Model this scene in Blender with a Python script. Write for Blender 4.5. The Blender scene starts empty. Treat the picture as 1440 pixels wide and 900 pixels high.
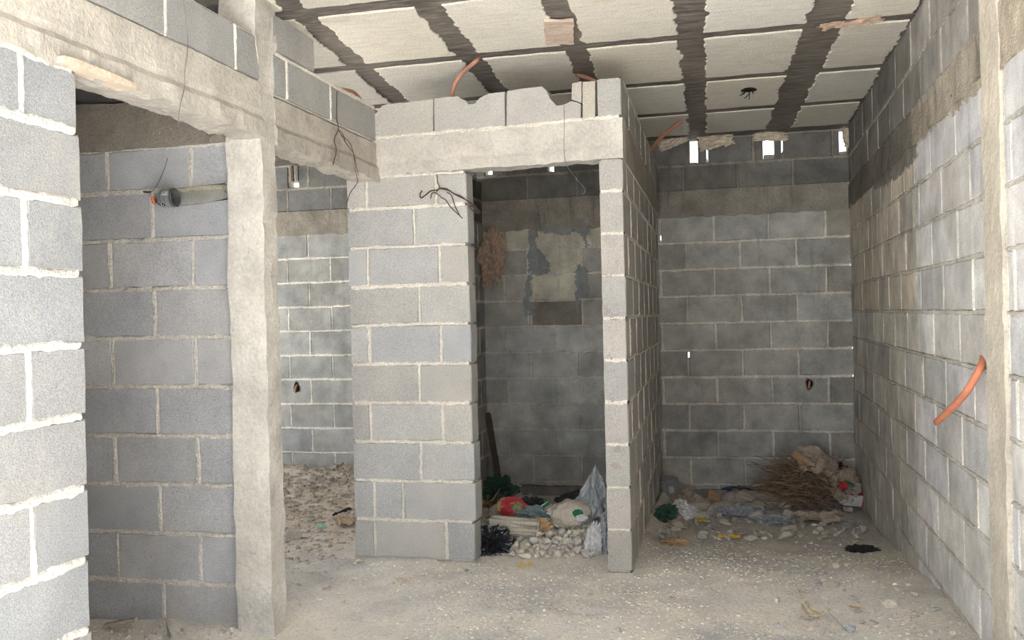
import bpy, bmesh, math, random
from mathutils import Vector, Matrix, noise
R = random.Random(11)
SC = bpy.context.scene
COL = SC.collection
PI = math.pi

# ------------------------------------------------------------------ camera
F_PX = 1315.4
YAW, PITCH, ROLL = .23993, -.00563279, -.02358977
CAM = Vector((0, 0, 1.3))
fw = Vector((-math.sin(YAW)*math.cos(PITCH), math.cos(YAW)*math.cos(PITCH), math.sin(PITCH)))
rt0 = Vector((math.cos(YAW), math.sin(YAW), 0)); up0 = rt0.cross(fw)
rt = math.cos(ROLL)*rt0 + math.sin(ROLL)*up0
up = -math.sin(ROLL)*rt0 + math.cos(ROLL)*up0
cd = bpy.data.cameras.new('camera'); cam = bpy.data.objects.new('camera', cd); COL.objects.link(cam)
cd.sensor_width = 36; cd.lens = 36*F_PX/1440; cd.clip_start = .05; cd.clip_end = 200
M3 = Matrix((rt, up, -fw)).transposed()
cam.matrix_world = Matrix.Translation(CAM) @ M3.to_4x4()
SC.camera = cam

def ray(x, y): return rt*(x-720)/F_PX - up*(y-450)/F_PX + fw
def at_y(x, y, Y): d = ray(x, y); return CAM + d*(Y/d.y)
def at_x(x, y, X): d = ray(x, y); return CAM + d*(X/d.x)
def at_z(x, y, Z): d = ray(x, y); return CAM + d*((Z-1.3)/d.z)

# ------------------------------------------------------------------ helpers
def nz(p, f=1.0, s=0.0): return noise.noise(Vector((p[0]*f+s, p[1]*f+s*1.7, p[2]*f-s)))
def nv(p, f=1.0): return noise.noise_vector(Vector(p)*f)
def fbm(p, f=1.0, o=4):
    a, t = 1.0, 0.0
    for k in range(o): t += a*nz(p, f*2**k, 3.1*k); a *= .5
    return t
def sst(a, b, x):
    t = min(1, max(0, (x-a)/(b-a))); return t*t*(3-2*t)

class MB:
    """collects faces of one mesh, each with a material slot and a tint"""
    def __init__(s): s.v = []; s.f = []; s.m = []; s.t = []
    def add(s, verts, faces, m=0, tint=(1, 1, 1)):
        o = len(s.v); s.v += [tuple(v) for v in verts]
        for f in faces: s.f.append([i+o for i in f]); s.m.append(m); s.t.append(tint)
    def build(s, name, mats, parent=None, smooth=False, at=None):
        me = bpy.data.meshes.new(name)
        vs = s.v if at is None else [(a-at[0], b-at[1], c-at[2]) for a, b, c in s.v]
        me.from_pydata(vs, [], s.f); me.update()
        for m in (mats if isinstance(mats, (list, tuple)) else [mats]): me.materials.append(m)
        me.polygons.foreach_set('material_index', s.m)
        if smooth: me.polygons.foreach_set('use_smooth', [True]*len(s.f))
        ca = me.color_attributes.new('tint', 'FLOAT_COLOR', 'CORNER'); dat = []
        for f, t in zip(s.f, s.t):
            for _ in f: dat += [t[0], t[1], t[2], 1]
        ca.data.foreach_set('color', dat)
        o = bpy.data.objects.new(name, me); COL.objects.link(o)
        if at is not None: o.location = at
        if parent is not None: o.parent = parent
        return o

def tag(o, label=None, cat=None, group=None, kind=None):
    if label: o['label'] = label
    if cat: o['category'] = cat
    if group: o['group'] = group
    if kind or cat: o['kind'] = kind or 'thing'
    return o
def empty(name, loc=(0, 0, 0)):
    o = bpy.data.objects.new(name, None); COL.objects.link(o); o.location = loc; o.empty_display_size = .05
    return o

# ------------------------------------------------------------------ materials
def newmat(name):
    m = bpy.data.materials.new(name); m.use_nodes = True
    nt = m.node_tree; b = nt.nodes['Principled BSDF']; b.inputs['Specular IOR Level'].default_value = .25
    return m, nt, b
def N(nt, t, **kw):
    n = nt.nodes.new(t)
    for k, v in kw.items():
        if k in n.inputs: n.inputs[k].default_value = v
        else: setattr(n, k, v)
    return n
def L(nt, a, b): nt.links.new(a, b)
def coords(nt, scale=(1, 1, 1), src='Position'):
    if src == 'Position': g = N(nt, 'ShaderNodeNewGeometry'); o = g.outputs['Position']
    else: g = N(nt, 'ShaderNodeTexCoord'); o = g.outputs['Object']
    mp = N(nt, 'ShaderNodeMapping'); mp.inputs['Scale'].default_value = scale
    L(nt, o, mp.inputs['Vector']); return mp.outputs['Vector']
def noise_n(nt, vec, scale, detail=4, rough=.6):
    n = N(nt, 'ShaderNodeTexNoise'); n.inputs['Scale'].default_value = scale
    n.inputs['Detail'].default_value = detail; n.inputs['Roughness'].default_value = rough
    L(nt, vec, n.inputs['Vector']); return n.outputs['Fac']
def ramp(nt, fac, stops):
    r = N(nt, 'ShaderNodeValToRGB'); e = r.color_ramp.elements
    while len(e) < len(stops): e.new(.5)
    for el, (p, c) in zip(e, stops):
        el.position = p; el.color = (c, c, c, 1) if isinstance(c, (int, float)) else (*c, 1)
    L(nt, fac, r.inputs['Fac']); return r.outputs['Color']
def mixc(nt, fac, a, b, mode='MIX'):
    m = N(nt, 'ShaderNodeMix', data_type='RGBA', blend_type=mode)
    for s, v in ((m.inputs[0], fac), (m.inputs[6], a), (m.inputs[7], b)):
        if isinstance(v, (int, float)): s.default_value = v
        elif isinstance(v, tuple): s.default_value = (*v, 1)
        else: L(nt, v, s)
    return m.outputs[2]
def bump(nt, b, h, strength=.5, dist=.004, prev=None):
    n = N(nt, 'ShaderNodeBump'); n.inputs['Strength'].default_value = strength; n.inputs['Distance'].default_value = dist
    L(nt, h, n.inputs['Height'])
    if prev is not None: L(nt, prev, n.inputs['Normal'])
    L(nt, n.outputs['Normal'], b.inputs['Normal']); return n.outputs['Normal']
def mathn(nt, op, a, b):
    m = N(nt, 'ShaderNodeMath', operation=op)
    for s, v in zip(m.inputs, (a, b)):
        if isinstance(v, (int, float)): s.default_value = v
        else: L(nt, v, s)
    return m.outputs[0]

def mat_masonry(name, grain=.35, gscale=260, gbump=.5, blotch=.2, streak=None, dust=None, bdist=.003):
    """tint attribute x grain x blotches, optional water streaks (colour, amount) and dust smears"""
    m, nt, b = newmat(name)
    at = N(nt, 'ShaderNodeAttribute', attribute_name='tint')
    p = coords(nt)
    g = noise_n(nt, p, gscale, 2, .7)
    gr = ramp(nt, g, [(.25, 1-grain), (.75, 1+grain*.55)])
    c = mixc(nt, 1.0, at.outputs['Color'], gr, 'MULTIPLY')
    bl = noise_n(nt, p, 5.5, 6, .62)
    br = ramp(nt, bl, [(.3, 1-blotch), (.7, 1+blotch*.6)])
    c = mixc(nt, 1.0, c, br, 'MULTIPLY')
    pits = noise_n(nt, p, 90, 2, .5)
    pr = ramp(nt, pits, [(.24, .62), (.33, 1.0)])
    c = mixc(nt, .8, c, pr, 'MULTIPLY')
    if dust:
        d = noise_n(nt, coords(nt, (1, 1, .6)), 2.6, 7, .7)
        dr = ramp(nt, d, [(.52, 0.0), (.72, dust[1])])
        c = mixc(nt, dr, c, dust[0])
    if streak:
        s1 = noise_n(nt, coords(nt, (7, 7, .9)), 1.6, 6, .68)
        s2 = noise_n(nt, coords(nt, (1, 1, 1)), 1.3, 3, .5)
        s = mathn(nt, 'MULTIPLY', s1, mathn(nt, 'ADD', s2, .5))
        sr = ramp(nt, s, [(streak[2], 0.0), (streak[2]+.16, streak[1])])
        sx = N(nt, 'ShaderNodeSeparateXYZ'); L(nt, coords(nt), sx.inputs[0])
        mr = N(nt, 'ShaderNodeMapRange'); L(nt, sx.outputs['Z'], mr.inputs['Value'])
        mr.inputs['From Min'].default_value = 1.1; mr.inputs['From Max'].default_value = 2.3; mr.inputs['To Min'].default_value = .22
        sr = mixc(nt, 1.0, sr, mr.outputs['Result'], 'MULTIPLY')
        c = mixc(nt, sr, c, streak[0])
    L(nt, c, b.inputs['Base Color']); b.inputs['Roughness'].default_value = .96
    b.inputs['Specular IOR Level'].default_value = .12
    hh = mathn(nt, 'ADD', g, mathn(nt, 'MULTIPLY', pits, .8))
    bump(nt, b, hh, gbump, bdist)
    return m

M = {}
M['block_new'] = mat_masonry('new_block', .42, 230, .7, .10, dust=((.56, .51, .43), .35))
M['block_door'] = mat_masonry('grey_block', .40, 230, .6, .16, dust=((.46, .42, .36), .35))
M['block_back'] = mat_masonry('weathered_block', .32, 180, .5, .36, streak=((.10, .095, .088), .6, .56), dust=((.36, .33, .28), .4))
M['block_right'] = mat_masonry('streaked_block', .35, 220, .5, .36, streak=((.15, .142, .135), .5, .55), dust=((.44, .40, .34), .5))
M['mortar'] = mat_masonry('mortar', .30, 120, 1.0, .18, bdist=.006)
M['mortar_old'] = mat_masonry('old_mortar', .30, 120, .9, .35, streak=((.09, .085, .08), .7, .54), bdist=.006)
M['cast'] = mat_masonry('cast_concrete', .18, 60, .6, .22, dust=((.55, .49, .40), .5), bdist=.005)
M['cast_old'] = mat_masonry('stained_concrete', .25, 60, .6, .38, streak=((.10, .095, .085), .7, .50), bdist=.005)

def mat_ceiling():
    m, nt, b = newmat('ceiling_concrete')
    p = coords(nt, (2.2, 9, 9)); a = noise_n(nt, p, 3.2, 8, .7)
    q = noise_n(nt, coords(nt), 2.0, 5, .6)
    c = ramp(nt, a, [(.30, (.055, .049, .044)), (.50, (.13, .116, .102)), (.70, (.30, .27, .235))])
    c = mixc(nt, ramp(nt, q, [(.42, 0.0), (.66, .6)]), c, (.25, .22, .185))
    L(nt, c, b.inputs['Base Color']); b.inputs['Roughness'].default_value = .95
    bump(nt, b, a, .8, .012); return m
def mat_foam():
    m, nt, b = newmat('foam')
    at = N(nt, 'ShaderNodeAttribute', attribute_name='tint')
    v = N(nt, 'ShaderNodeTexVoronoi'); v.inputs['Scale'].default_value = 150; L(nt, coords(nt), v.inputs['Vector'])
    st = noise_n(nt, coords(nt, (2.2, 14, 1)), 3, 6, .65)
    bl = noise_n(nt, coords(nt), 3.4, 7, .66)
    c = mixc(nt, 1.0, at.outputs['Color'], ramp(nt, v.outputs['Distance'], [(.0, 1.06), (.75, .78)]), 'MULTIPLY')
    c = mixc(nt, 1.0, c, ramp(nt, st, [(.35, .90), (.6, 1.05)]), 'MULTIPLY')
    c = mixc(nt, ramp(nt, bl, [(.54, 0.0), (.76, .45)]), c, (.50, .42, .30))
    L(nt, c, b.inputs['Base Color']); b.inputs['Roughness'].default_value = .9
    bump(nt, b, mathn(nt, 'ADD', v.outputs['Distance'], st), .5, .004); return m
def mat_floor():
    m, nt, b = newmat('dusty_ground')
    p = coords(nt)
    a = noise_n(nt, p, 2.3, 8, .65); f = noise_n(nt, p, 55, 5, .75); g = noise_n(nt, p, 210, 3, .7)
    at = N(nt, 'ShaderNodeAttribute', attribute_name='tint')
    c = mixc(nt, 1.0, at.outputs['Color'], ramp(nt, a, [(.3, (.80, .80, .82)), (.5, (1, .985, .96)), (.7, (1.12, 1.08, 1.0))]), 'MULTIPLY')
    c = mixc(nt, 1.0, c, ramp(nt, f, [(.28, .68), (.46, 1.02), (.75, 1.16)]), 'MULTIPLY')
    c = mixc(nt, 1.0, c, ramp(nt, g, [(.25, .84), (.75, 1.16)]), 'MULTIPLY')
    L(nt, c, b.inputs['Base Color']); b.inputs['Roughness'].default_value = 1.0; b.inputs['Specular IOR Level'].default_value = .05
    bump(nt, b, mathn(nt, 'ADD', f, mathn(nt, 'MULTIPLY', g, .6)), .8, .012); return m
def mat_stone():
    m, nt, b = newmat('stone')
    at = N(nt, 'ShaderNodeAttribute', attribute_name='tint')
    oi = N(nt, 'ShaderNodeObjectInfo')
    p = coords(nt)
    g = noise_n(nt, p, 90, 5, .7)
    c = mixc(nt, 1.0, at.outputs['Color'], ramp(nt, g, [(.28, .66), (.72, 1.22)]), 'MULTIPLY')
    c = mixc(nt, 1.0, c, ramp(nt, oi.outputs['Random'], [(0, (.80, .81, .84)), (.5, (1, .97, .92)), (1, (1.18, 1.14, 1.06))]), 'MULTIPLY')
    L(nt, c, b.inputs['Base Color']); b.inputs['Roughness'].default_value = .95
    bump(nt, b, g, .5, .004); return m
def mat_flat(name, col, rough=.7, metal=0, var=.25, scale=18, bstr=.3, bd=.002, spec=.3, trans=0):
    m, nt, b = newmat(name)
    g = noise_n(nt, coords(nt, src='Object'), scale, 5, .65)
    c = mixc(nt, 1.0, col, ramp(nt, g, [(.3, 1-var), (.7, 1+var*.6)]), 'MULTIPLY')
    L(nt, c, b.inputs['Base Color']); b.inputs['Roughness'].default_value = rough; b.inputs['Metallic'].default_value = metal
    b.inputs['Specular IOR Level'].default_value = spec; b.inputs['Transmission Weight'].default_value = trans
    if bstr: bump(nt, b, g, bstr, bd)
    return m
def mat_wood(name, c1, c2, sc=(40, 3, 40)):
    m, nt, b = newmat(name)
    g = noise_n(nt, coords(nt, sc, 'Object'), 1.6, 6, .6)
    L(nt, ramp(nt, g, [(.3, c1), (.7, c2)]), b.inputs['Base Color']); b.inputs['Roughness'].default_value = .85
    bump(nt, b, g, .5, .003); return m
M['ceiling'] = mat_ceiling(); M['foam'] = mat_foam(); M['floor'] = mat_floor(); M['stone'] = mat_stone()
M['orange'] = mat_flat('orange_conduit', (.56, .20, .115), .5, var=.2)
M['orange_dull'] = mat_flat('dusty_conduit', (.50, .24, .17), .6, var=.2)
M['wire'] = mat_flat('rusty_wire', (.10, .065, .05), .7, .4)
M['wire_grey'] = mat_flat('grey_wire', (.20, .19, .18), .6, .4)
M['wood_raw'] = mat_wood('raw_timber', (.48, .38, .29), (.70, .60, .49), (60, 5, 60))
M['wood_old'] = mat_wood('old_timber', (.07, .05, .035), (.19, .145, .10), (50, 50, 3))
M['wood_grey'] = mat_wood('grey_timber', (.28, .24, .20), (.50, .44, .37), (6, 60, 60))
M['paper'] = mat_flat('brown_paper', (.50, .37, .28), .9, var=.4, scale=30)
M['kraft'] = mat_flat('kraft_paper', (.60, .52, .41), .9, var=.3, scale=25)
M['sack'] = mat_flat('sack_cloth', (.42, .35, .28), .95, var=.35, scale=40)
M['card'] = mat_flat('cardboard', (.45, .30, .17), .9, var=.25, scale=25)
M['greybag'] = mat_flat('grey_plastic', (.30, .32, .33), .35, var=.3, spec=.5)
M['blackbag'] = mat_flat('black_plastic', (.02, .021, .025), .28, var=.3, spec=.6)
M['greenbag'] = mat_flat('green_plastic', (.035, .105, .075), .35, var=.7, scale=60, spec=.5)
M['whitebag'] = mat_flat('white_plastic', (.62, .62, .62), .5, var=.25)
M['lav'] = mat_flat('lavender_plastic', (.36, .37, .41), .4, var=.6, scale=70)
M['redbag'] = mat_flat('red_wrapper', (.45, .035, .045), .35, var=.3, spec=.5)
M['yellow'] = mat_flat('yellow_plastic', (.62, .42, .04), .4, var=.3)
M['blue'] = mat_flat('navy_wrapper', (.02, .035, .13), .35, var=.5, scale=60, spec=.5)
M['pink'] = mat_flat('pink_plastic', (.52, .22, .24), .5, var=.3)
M['foil'] = mat_flat('foil', (.80, .81, .83), .35, .6, var=.25, scale=40)
M['green'] = mat_flat('green_print', (.025, .19, .085), .5, var=.2)
M['white'] = mat_flat('white_print', (.75, .75, .73), .5, var=.1)
M['black'] = mat_flat('black_print', (.012, .012, .014), .45, var=.1)
M['ink'] = mat_flat('olive_print', (.25, .26, .13), .5, var=.5, scale=60)
M['dark'] = mat_flat('dark_cavity', (.012, .011, .010), .95, var=.3)
M['cloth'] = mat_flat('dark_cloth', (.035, .034, .036), .95, var=.4)
M['twig'] = mat_flat('dry_twig', (.30, .215, .145), .9, var=.5, scale=30)
M['straw'] = mat_flat('pale_stalk', (.42, .32, .19), .9, var=.3, scale=30)
M['leaf'] = mat_flat('dry_leaf', (.48, .42, .31), .9, var=.3, scale=40)
M['sleeve'] = mat_flat('silver_label', (.42, .44, .47), .3, .55, var=.5, scale=25, spec=.5)
M['bottle_orange'] = mat_flat('orange_plastic', (.75, .17, .04), .4, var=.1)
def mat_clear(name, col, alpha=.25):
    m, nt, b = newmat(name)
    b.inputs['Base Color'].default_value = (*col, 1); b.inputs['Roughness'].default_value = .08
    b.inputs['Transmission Weight'].default_value = 1.0; b.inputs['IOR'].default_value = 1.12
    b.inputs['Specular IOR Level'].default_value = .7
    return m
M['clear'] = mat_clear('clear_plastic', (.97, .96, .92)); M['aqua'] = mat_clear('pale_green_plastic', (.75, .93, .84))

# ------------------------------------------------------------------ walls of blocks
class Frame:
    """u along the wall, w outward from its face, z up"""
    def __init__(s, o, u, w): s.o = Vector(o); s.u = Vector(u); s.w = Vector(w)
    def P(s, u, w, z): return s.o + s.u*u + s.w*w + Vector((0, 0, z))

def block(mb, fr, u0, u1, z0, z1, th, tint, m=0, j=.006, jit=.003, ends=(0, 0)):
    """one block: chamfered, slightly chipped front, flat back; outline wobbles a little"""
    a, b = u0+j+R.uniform(0, jit), u1-j-R.uniform(0, jit)
    if ends[0]: a = u0
    if ends[1]: b = u1
    c, d = z0+j+R.uniform(0, jit), z1-j-R.uniform(0, jit)
    w = R.uniform(-.0025, .0025); ch = .005
    n = max(2, int((b-a)/.05)); k = max(2, int((d-c)/.05))
    loop = [(a+(b-a)*i/n, c) for i in range(n)] + [(b, c+(d-c)*i/k) for i in range(k)] + \
           [(b-(b-a)*i/n, d) for i in range(n)] + [(a, d-(d-c)*i/k) for i in range(k)]
    q = len(loop); cu, cz = (a+b)/2, (c+d)/2
    back, side, front = [], [], []
    for (x, z) in loop:
        e = .003*nz((x*1+fr.o.x, z, fr.o.y), 24)+.002*nz((x, z, fr.o.y), 60)
        x2 = x+e*(1 if x > cu else -1); z2 = z+e*(1 if z > cz else -1)
        back.append(fr.P(x2, -th, z2)); side.append(fr.P(x2, w-ch, z2))
        i1 = ch*R.uniform(.5, 1.4)
        sx = 0 if abs(x-cu) < 1e-6 else (1 if x > cu else -1); sz = 1 if z > cz else -1
        front.append(fr.P(x2-i1*(1 if x2 >= b-.01 else -1 if x2 <= a+.01 else 0), w, z2-i1*(1 if z2 >= d-.01 else -1 if z2 <= c+.01 else 0)))
    vs = back+side+front; F = []
    for i in range(q):
        i2 = (i+1) % q
        F.append([i, i2, q+i2, q+i]); F.append([q+i, q+i2, 2*q+i2, 2*q+i])
    F.append(list(range(2*q, 3*q))); F.append(list(range(q-1, -1, -1)))
    mb.add(vs, F, m, tint)

def boxm(mb, fr, u0, u1, w0, w1, z0, z1, m=0, tint=(1, 1, 1)):
    vs = [fr.P(u, w, z) for z in (z0, z1) for (u, w) in ((u0, w0), (u1, w0), (u1, w1), (u0, w1))]
    mb.add(vs, [[3, 2, 1, 0], [4, 5, 6, 7], [0, 1, 5, 4], [1, 2, 6, 5], [2, 3, 7, 6], [3, 0, 4, 7]], m, tint)

def strip(mb, fr, a, b, fixed, horiz, hw, tint, m=1, proud=.003, step=.013):
    """ragged mortar bead along a joint"""
    n = max(2, int((b-a)/step)); T = (-1.5, -1.0, -.55, 0, .55, 1.0, 1.5)
    vs = []
    for i in range(n+1):
        s = a+(b-a)*i/n
        for t in T:
            q = (s, fixed, fr.o.x*1.3+fr.o.y)
            side = 1 if t > 0 else -1
            w_ = hw*(1+.35*nz((s, fixed+side*3, fr.o.y), 9)+.5*nz((s, fixed*3+side, fr.o.x), 33)+.35*nz((s, fixed*3+side, fr.o.x), 85))
            off = t*w_ + .004*nz(q, 3.0)
            h = proud + .0045*nz((s, fixed+t*.02, fr.o.x), 30) + .003*nz((s*1.0, fixed+t*.01, 5), 90) - (0 if abs(t) < .6 else .004 if abs(t) < 1.2 else .016)
            vs.append(fr.P(s, h, fixed+off) if horiz else fr.P(fixed+off, h, s))
    k = len(T); F = []
    for i in range(n):
        for c in range(k-1):
            f = [i*k+c, (i+1)*k+c, (i+1)*k+c+1, i*k+c+1]
            F.append(f if horiz else f[::-1])
    mb.add(vs, F, m, tint)

def wall(name, fr, rows, th, bt, mt, mats, gaps=(), skip=(), hw=.0105, label=None, proud=.0035, inset=(.01, .01), jb=.006, build=True, mb=None, top_core=True):
    """rows: (z0, z1, [u0, joints..., u1]); gaps: (row, u_lo, u_hi, z_lo) slots right through; skip: (row, k) joints left open"""
    mb = mb or MB()
    for ri, (z0, z1, js) in enumerate(rows):
        cuts = sorted([g for g in gaps if g[0] == ri], key=lambda g: g[1])
        edges = [js[0]]+[e for g in cuts for e in (g[1], g[2])]+[js[-1]]
        segs = [(edges[i], edges[i+1]) for i in range(0, len(edges), 2)]
        for g in cuts:
            if len(g) > 4: boxm(mb, fr, g[1], g[2], -th, -.004, g[4], z1, 1, mt(g[1], z0))
            if g[3] > z0+.01: boxm(mb, fr, g[1], g[2], -th, -.004, z0, g[3], 1, mt(g[1], z0))
        for (a, b) in segs:
            cc = [a]+[j for j in js[1:-1] if a+.03 < j < b-.03]+[b]
            boxm(mb, fr, a+(inset[0] if a == js[0] else .004), b-(inset[1] if b == js[-1] else .004), -th+.008, -.011, z0, z1, 1, mt(a, z0))
            for k in range(len(cc)-1):
                block(mb, fr, cc[k], cc[k+1], z0, z1, th, bt((cc[k]+cc[k+1])/2, (z0+z1)/2), 0, jb, ends=(cc[k] == js[0], cc[k+1] == js[-1]))
            for k, j in enumerate(cc[1:-1]):
                if (ri, k) in skip: continue
                strip(mb, fr, z0+.006, z1-.006, j, False, hw*R.uniform(.55, 1.1), mt(j, z0), 1, proud-.002*R.random())
        if ri < len(rows)-1 or top_core:
            strip(mb, fr, js[0]+inset[0], js[-1]-inset[1], z1, True, hw*R.uniform(.85, 1.2), mt(js[0], z1), 1, proud)
    if not build: return mb
    o = mb.build(name, mats); tag(o, label, 'wall' if label else None, kind='structure')
    return o

def bond(u0, u1, phase, pitch):
    k = math.ceil((u0+.04-phase)/pitch); js = [u0]
    while phase+k*pitch < u1-.04: js.append(phase+k*pitch); k += 1
    return js+[u1]

def rough_box(mb, lo, hi, step=.03, amp=.005, freq=9, m=0, tint=(1, 1, 1), warp=None, tintf=None):
    lo = Vector(lo); hi = Vector(hi); n = [max(1, int(round((hi[i]-lo[i])/step))) for i in range(3)]
    idx = {}; vs = []; F = []; T = []
    def vid(i, j, k):
        key = (i, j, k)
        if key not in idx:
            p = Vector((lo.x+(hi.x-lo.x)*i/n[0], lo.y+(hi.y-lo.y)*j/n[1], lo.z+(hi.z-lo.z)*k/n[2]))
            q = p + nv(p, freq)*amp + nv(p, freq*4)*amp*.45
            if warp: q = warp(p, q)
            idx[key] = len(vs); vs.append(q)
        return idx[key]
    for ax in range(3):
        a, b = [(1, 2), (2, 0), (0, 1)][ax]
        for s in (0, n[ax]):
            for i in range(n[a]):
                for j in range(n[b]):
                    c = []
                    for (di, dj) in ((0, 0), (1, 0), (1, 1), (0, 1)):
                        t = [0, 0, 0]; t[ax] = s; t[a] = i+di; t[b] = j+dj; c.append(vid(*t))
                    F.append(c if s else c[::-1])
    mb.add(vs, F, m, tint)
    return mb

def smear(mb, poly, fr, th, tint, m=1):
    xs = [p[0] for p in poly]; zs = [p[1] for p in poly]
    st = .011; nx = int((max(xs)-min(xs))/st)+1; nzz = int((max(zs)-min(zs))/st)+1
    def inside(a, b):
        r = False
        for i in range(len(poly)):
            (x1, y1), (x2, y2) = poly[i], poly[i-1]
            if (y1 > b) != (y2 > b) and a < (x2-x1)*(b-y1)/(y2-y1)+x1: r = not r
        return r
    idx = {}; vs = []; F = []
    def vid(i, j):
        if (i, j) not in idx:
            a, b = min(xs)+i*st, min(zs)+j*st
            h = th*(.8+.6*nz((a, b, 2), 18))
            a += .006*nz((a, b, 9), 50); b += .006*nz((a, b, 4), 50)
            idx[(i, j)] = len(vs); vs.append((a, h, b))
        return idx[(i, j)]
    for i in range(nx):
        for j in range(nzz):
            a, b = min(xs)+(i+.5)*st, min(zs)+(j+.5)*st
            if inside(a+.03*nz((a, b, 0), 16)+.014*nz((a, b, 3), 50), b+.03*nz((a, b, 7), 16)+.014*nz((a, b, 5), 50)): F.append([vid(i, j), vid(i+1, j), vid(i+1, j+1), vid(i, j+1)])
    # close the rim down into the wall
    cnt = {}
    for f in F:
        for k in range(4):
            e = (f[k], f[(k+1) % 4]); cnt[e] = cnt.get(e, 0)+1
    low = {}
    for (a, b) in list(cnt):
        if (b, a) not in cnt:
            for q in (a, b):
                if q not in low: low[q] = len(vs); vs.append((vs[q][0], -.012, vs[q][2]))
            F.append([b, a, low[a], low[b]])
    mb.add([fr.P(*v) for v in vs], F, m, tint)

def var(c, v): k = 1+R.uniform(-v, v); w = R.uniform(-.02, .02); return (c[0]*k*(1+w), c[1]*k, c[2]*k*(1-w))

NEW = (.50, .488, .466); NEWB = (.478, .476, .476)
def bt_new(u, z): return var(NEW if R.random() < .6 else NEWB, .09)
def mt_new(u, z): return (.80, .755, .68)
def bt_door(u, z): return var((.49, .49, .505), .09)
def mt_door(u, z): return (.66, .625, .565)
def mt_old(u, z): return (.80, .76, .69) if z < 2.0 else (.36, .335, .29)

# left wall: plane X = -1.89, from behind the camera to the doorway edge, u runs along +Y
XL = -1.89
frL = Frame((XL, 0, 0), (0, 1, 0), (1, 0, 0))
mb = MB()
for k in range(10):
    z0 = (.21*k-.02); z1 = z0+.21
    if k == 9: z1 = 2.055
    e = 2.392+R.uniform(-.006, .006)
    js = [-.35, .1, .50, .92, 1.34, 1.76, 2.165, e] if k % 2 == 1 else [-.35, .3, .70, 1.12, 1.54, 1.965, e]
    wall('x', frL, [(z0, z1, js)], .12, lambda u, z: var((.375, .38, .388), .05), mt_new, None, build=False, mb=mb, hw=.013, inset=(.0, .022), jb=.007)
# the courses over the ring beam, up to a gap under the ceiling
def bt_up(u, z): return var((.40, .395, .385), .06)
wall('x', frL, [(2.275, 2.465, [-.35, .0, .4, .8, 1.2, 1.6, 2.0, 2.42, 2.84, 3.30, 3.49])], .12, bt_up, mt_new, None, build=False, mb=mb, top_core=False, hw=.008)
wall('x', frL, [(2.25, 2.43, [3.60, 3.72, 4.165, 4.735])], .12, bt_up, mt_new, None, build=False, mb=mb, hw=.008, skip=())
wall('x', frL, [(2.435, 2.60, [3.60, 4.0])], .12, bt_up, mt_new, None, build=False, mb=mb, top_core=False, hw=.008)
tag(mb.build('wall_left', [M['block_new'], M['mortar']]), 'pale new concrete block wall in the left foreground with a doorway', 'wall', kind='structure')

# ring beam over the left doorways
def beam_warp_left(p, q):
    if p.x > XL-.01 and p.z < 2.125: q.x += .006+.010*max(0, nz(p, 14))
    if abs(p.z-2.135) < .012 and p.x > XL-.01: q.x -= .006
    if p.z < 2.06: q.z += .014*nz(p, 9)+.008*nz(p, 30)
    return q
mb = MB(); rough_box(mb, (XL-.13, -.35, 2.05), (XL+.004, 3.50, 2.272), .022, .005, 8, tint=(.53, .495, .44), warp=beam_warp_left)
rough_box(mb, (XL-.13, 3.60, 2.04), (XL+.004, 4.735, 2.236), .022, .006, 8, tint=(.46, .425, .375), warp=beam_warp_left)
tag(mb.build('concrete_beam', M['cast']), 'rough cast concrete ring beam running over the two left doorways', 'beam', kind='structure')

# column between the two left doorways
def col_warp(p, q):
    q += Vector((.006*nz((0, p.y, p.z), 3.3, 7)+.005*nz((0, p.y, p.z), 12, 7), 0, 0))
    if p.z > 2.24: q += Vector((0, .03*sst(2.24, 2.5, p.z)*(1 if p.y > 3.54 else -1), 0)) + nv(p, 7)*.012
    return q
mb = MB(); rough_box(mb, (-2.055, 3.485, -.12), (-1.892, 3.60, 2.66), .026, .007, 9, tint=(.575, .545, .495), warp=col_warp)
tag(mb.build('concrete_column', M['cast']), 'rough pale concrete column between the two left doorways', 'column', kind='structure')

# cross wall seen through the left doorway: plane Y = 3.54
frD = Frame((0, 3.54, 0), (1, 0, 0), (0, -1, 0))
rows = [(-.02, .185, bond(-4.6, -2.0, -2.436, .41))]
for k in range(9):
    z0 = .185+.2105*k; z1 = z0+.2105
    if z1 > 2.0: z1 = 2.055
    rows.append((z0, z1, bond(-4.6, -2.0, -2.66 if k % 2 == 0 else -2.445, .405)))
mb = wall('x', frD, rows, .12, bt_door, mt_door, None, build=False, hw=.010)
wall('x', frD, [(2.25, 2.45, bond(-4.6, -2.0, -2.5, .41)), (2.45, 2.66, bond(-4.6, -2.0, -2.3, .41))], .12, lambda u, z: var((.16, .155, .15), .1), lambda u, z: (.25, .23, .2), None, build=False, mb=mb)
rough_box(mb, (-4.6, 3.525, 2.05), (-2.0, 3.66, 2.255), .03, .008, 7, 1, (.33, .295, .25),
          warp=lambda p, q: q+Vector((0, -.016*max(0, nz(p, 11)) if abs(p.z-2.06) < .03 or abs(p.z-2.24) < .03 else 0, 0)))
tag(mb.build('wall_inner', [M['block_door'], M['mortar']]), 'grey concrete block cross wall seen through the first left doorway', 'wall', kind='structure')

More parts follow.
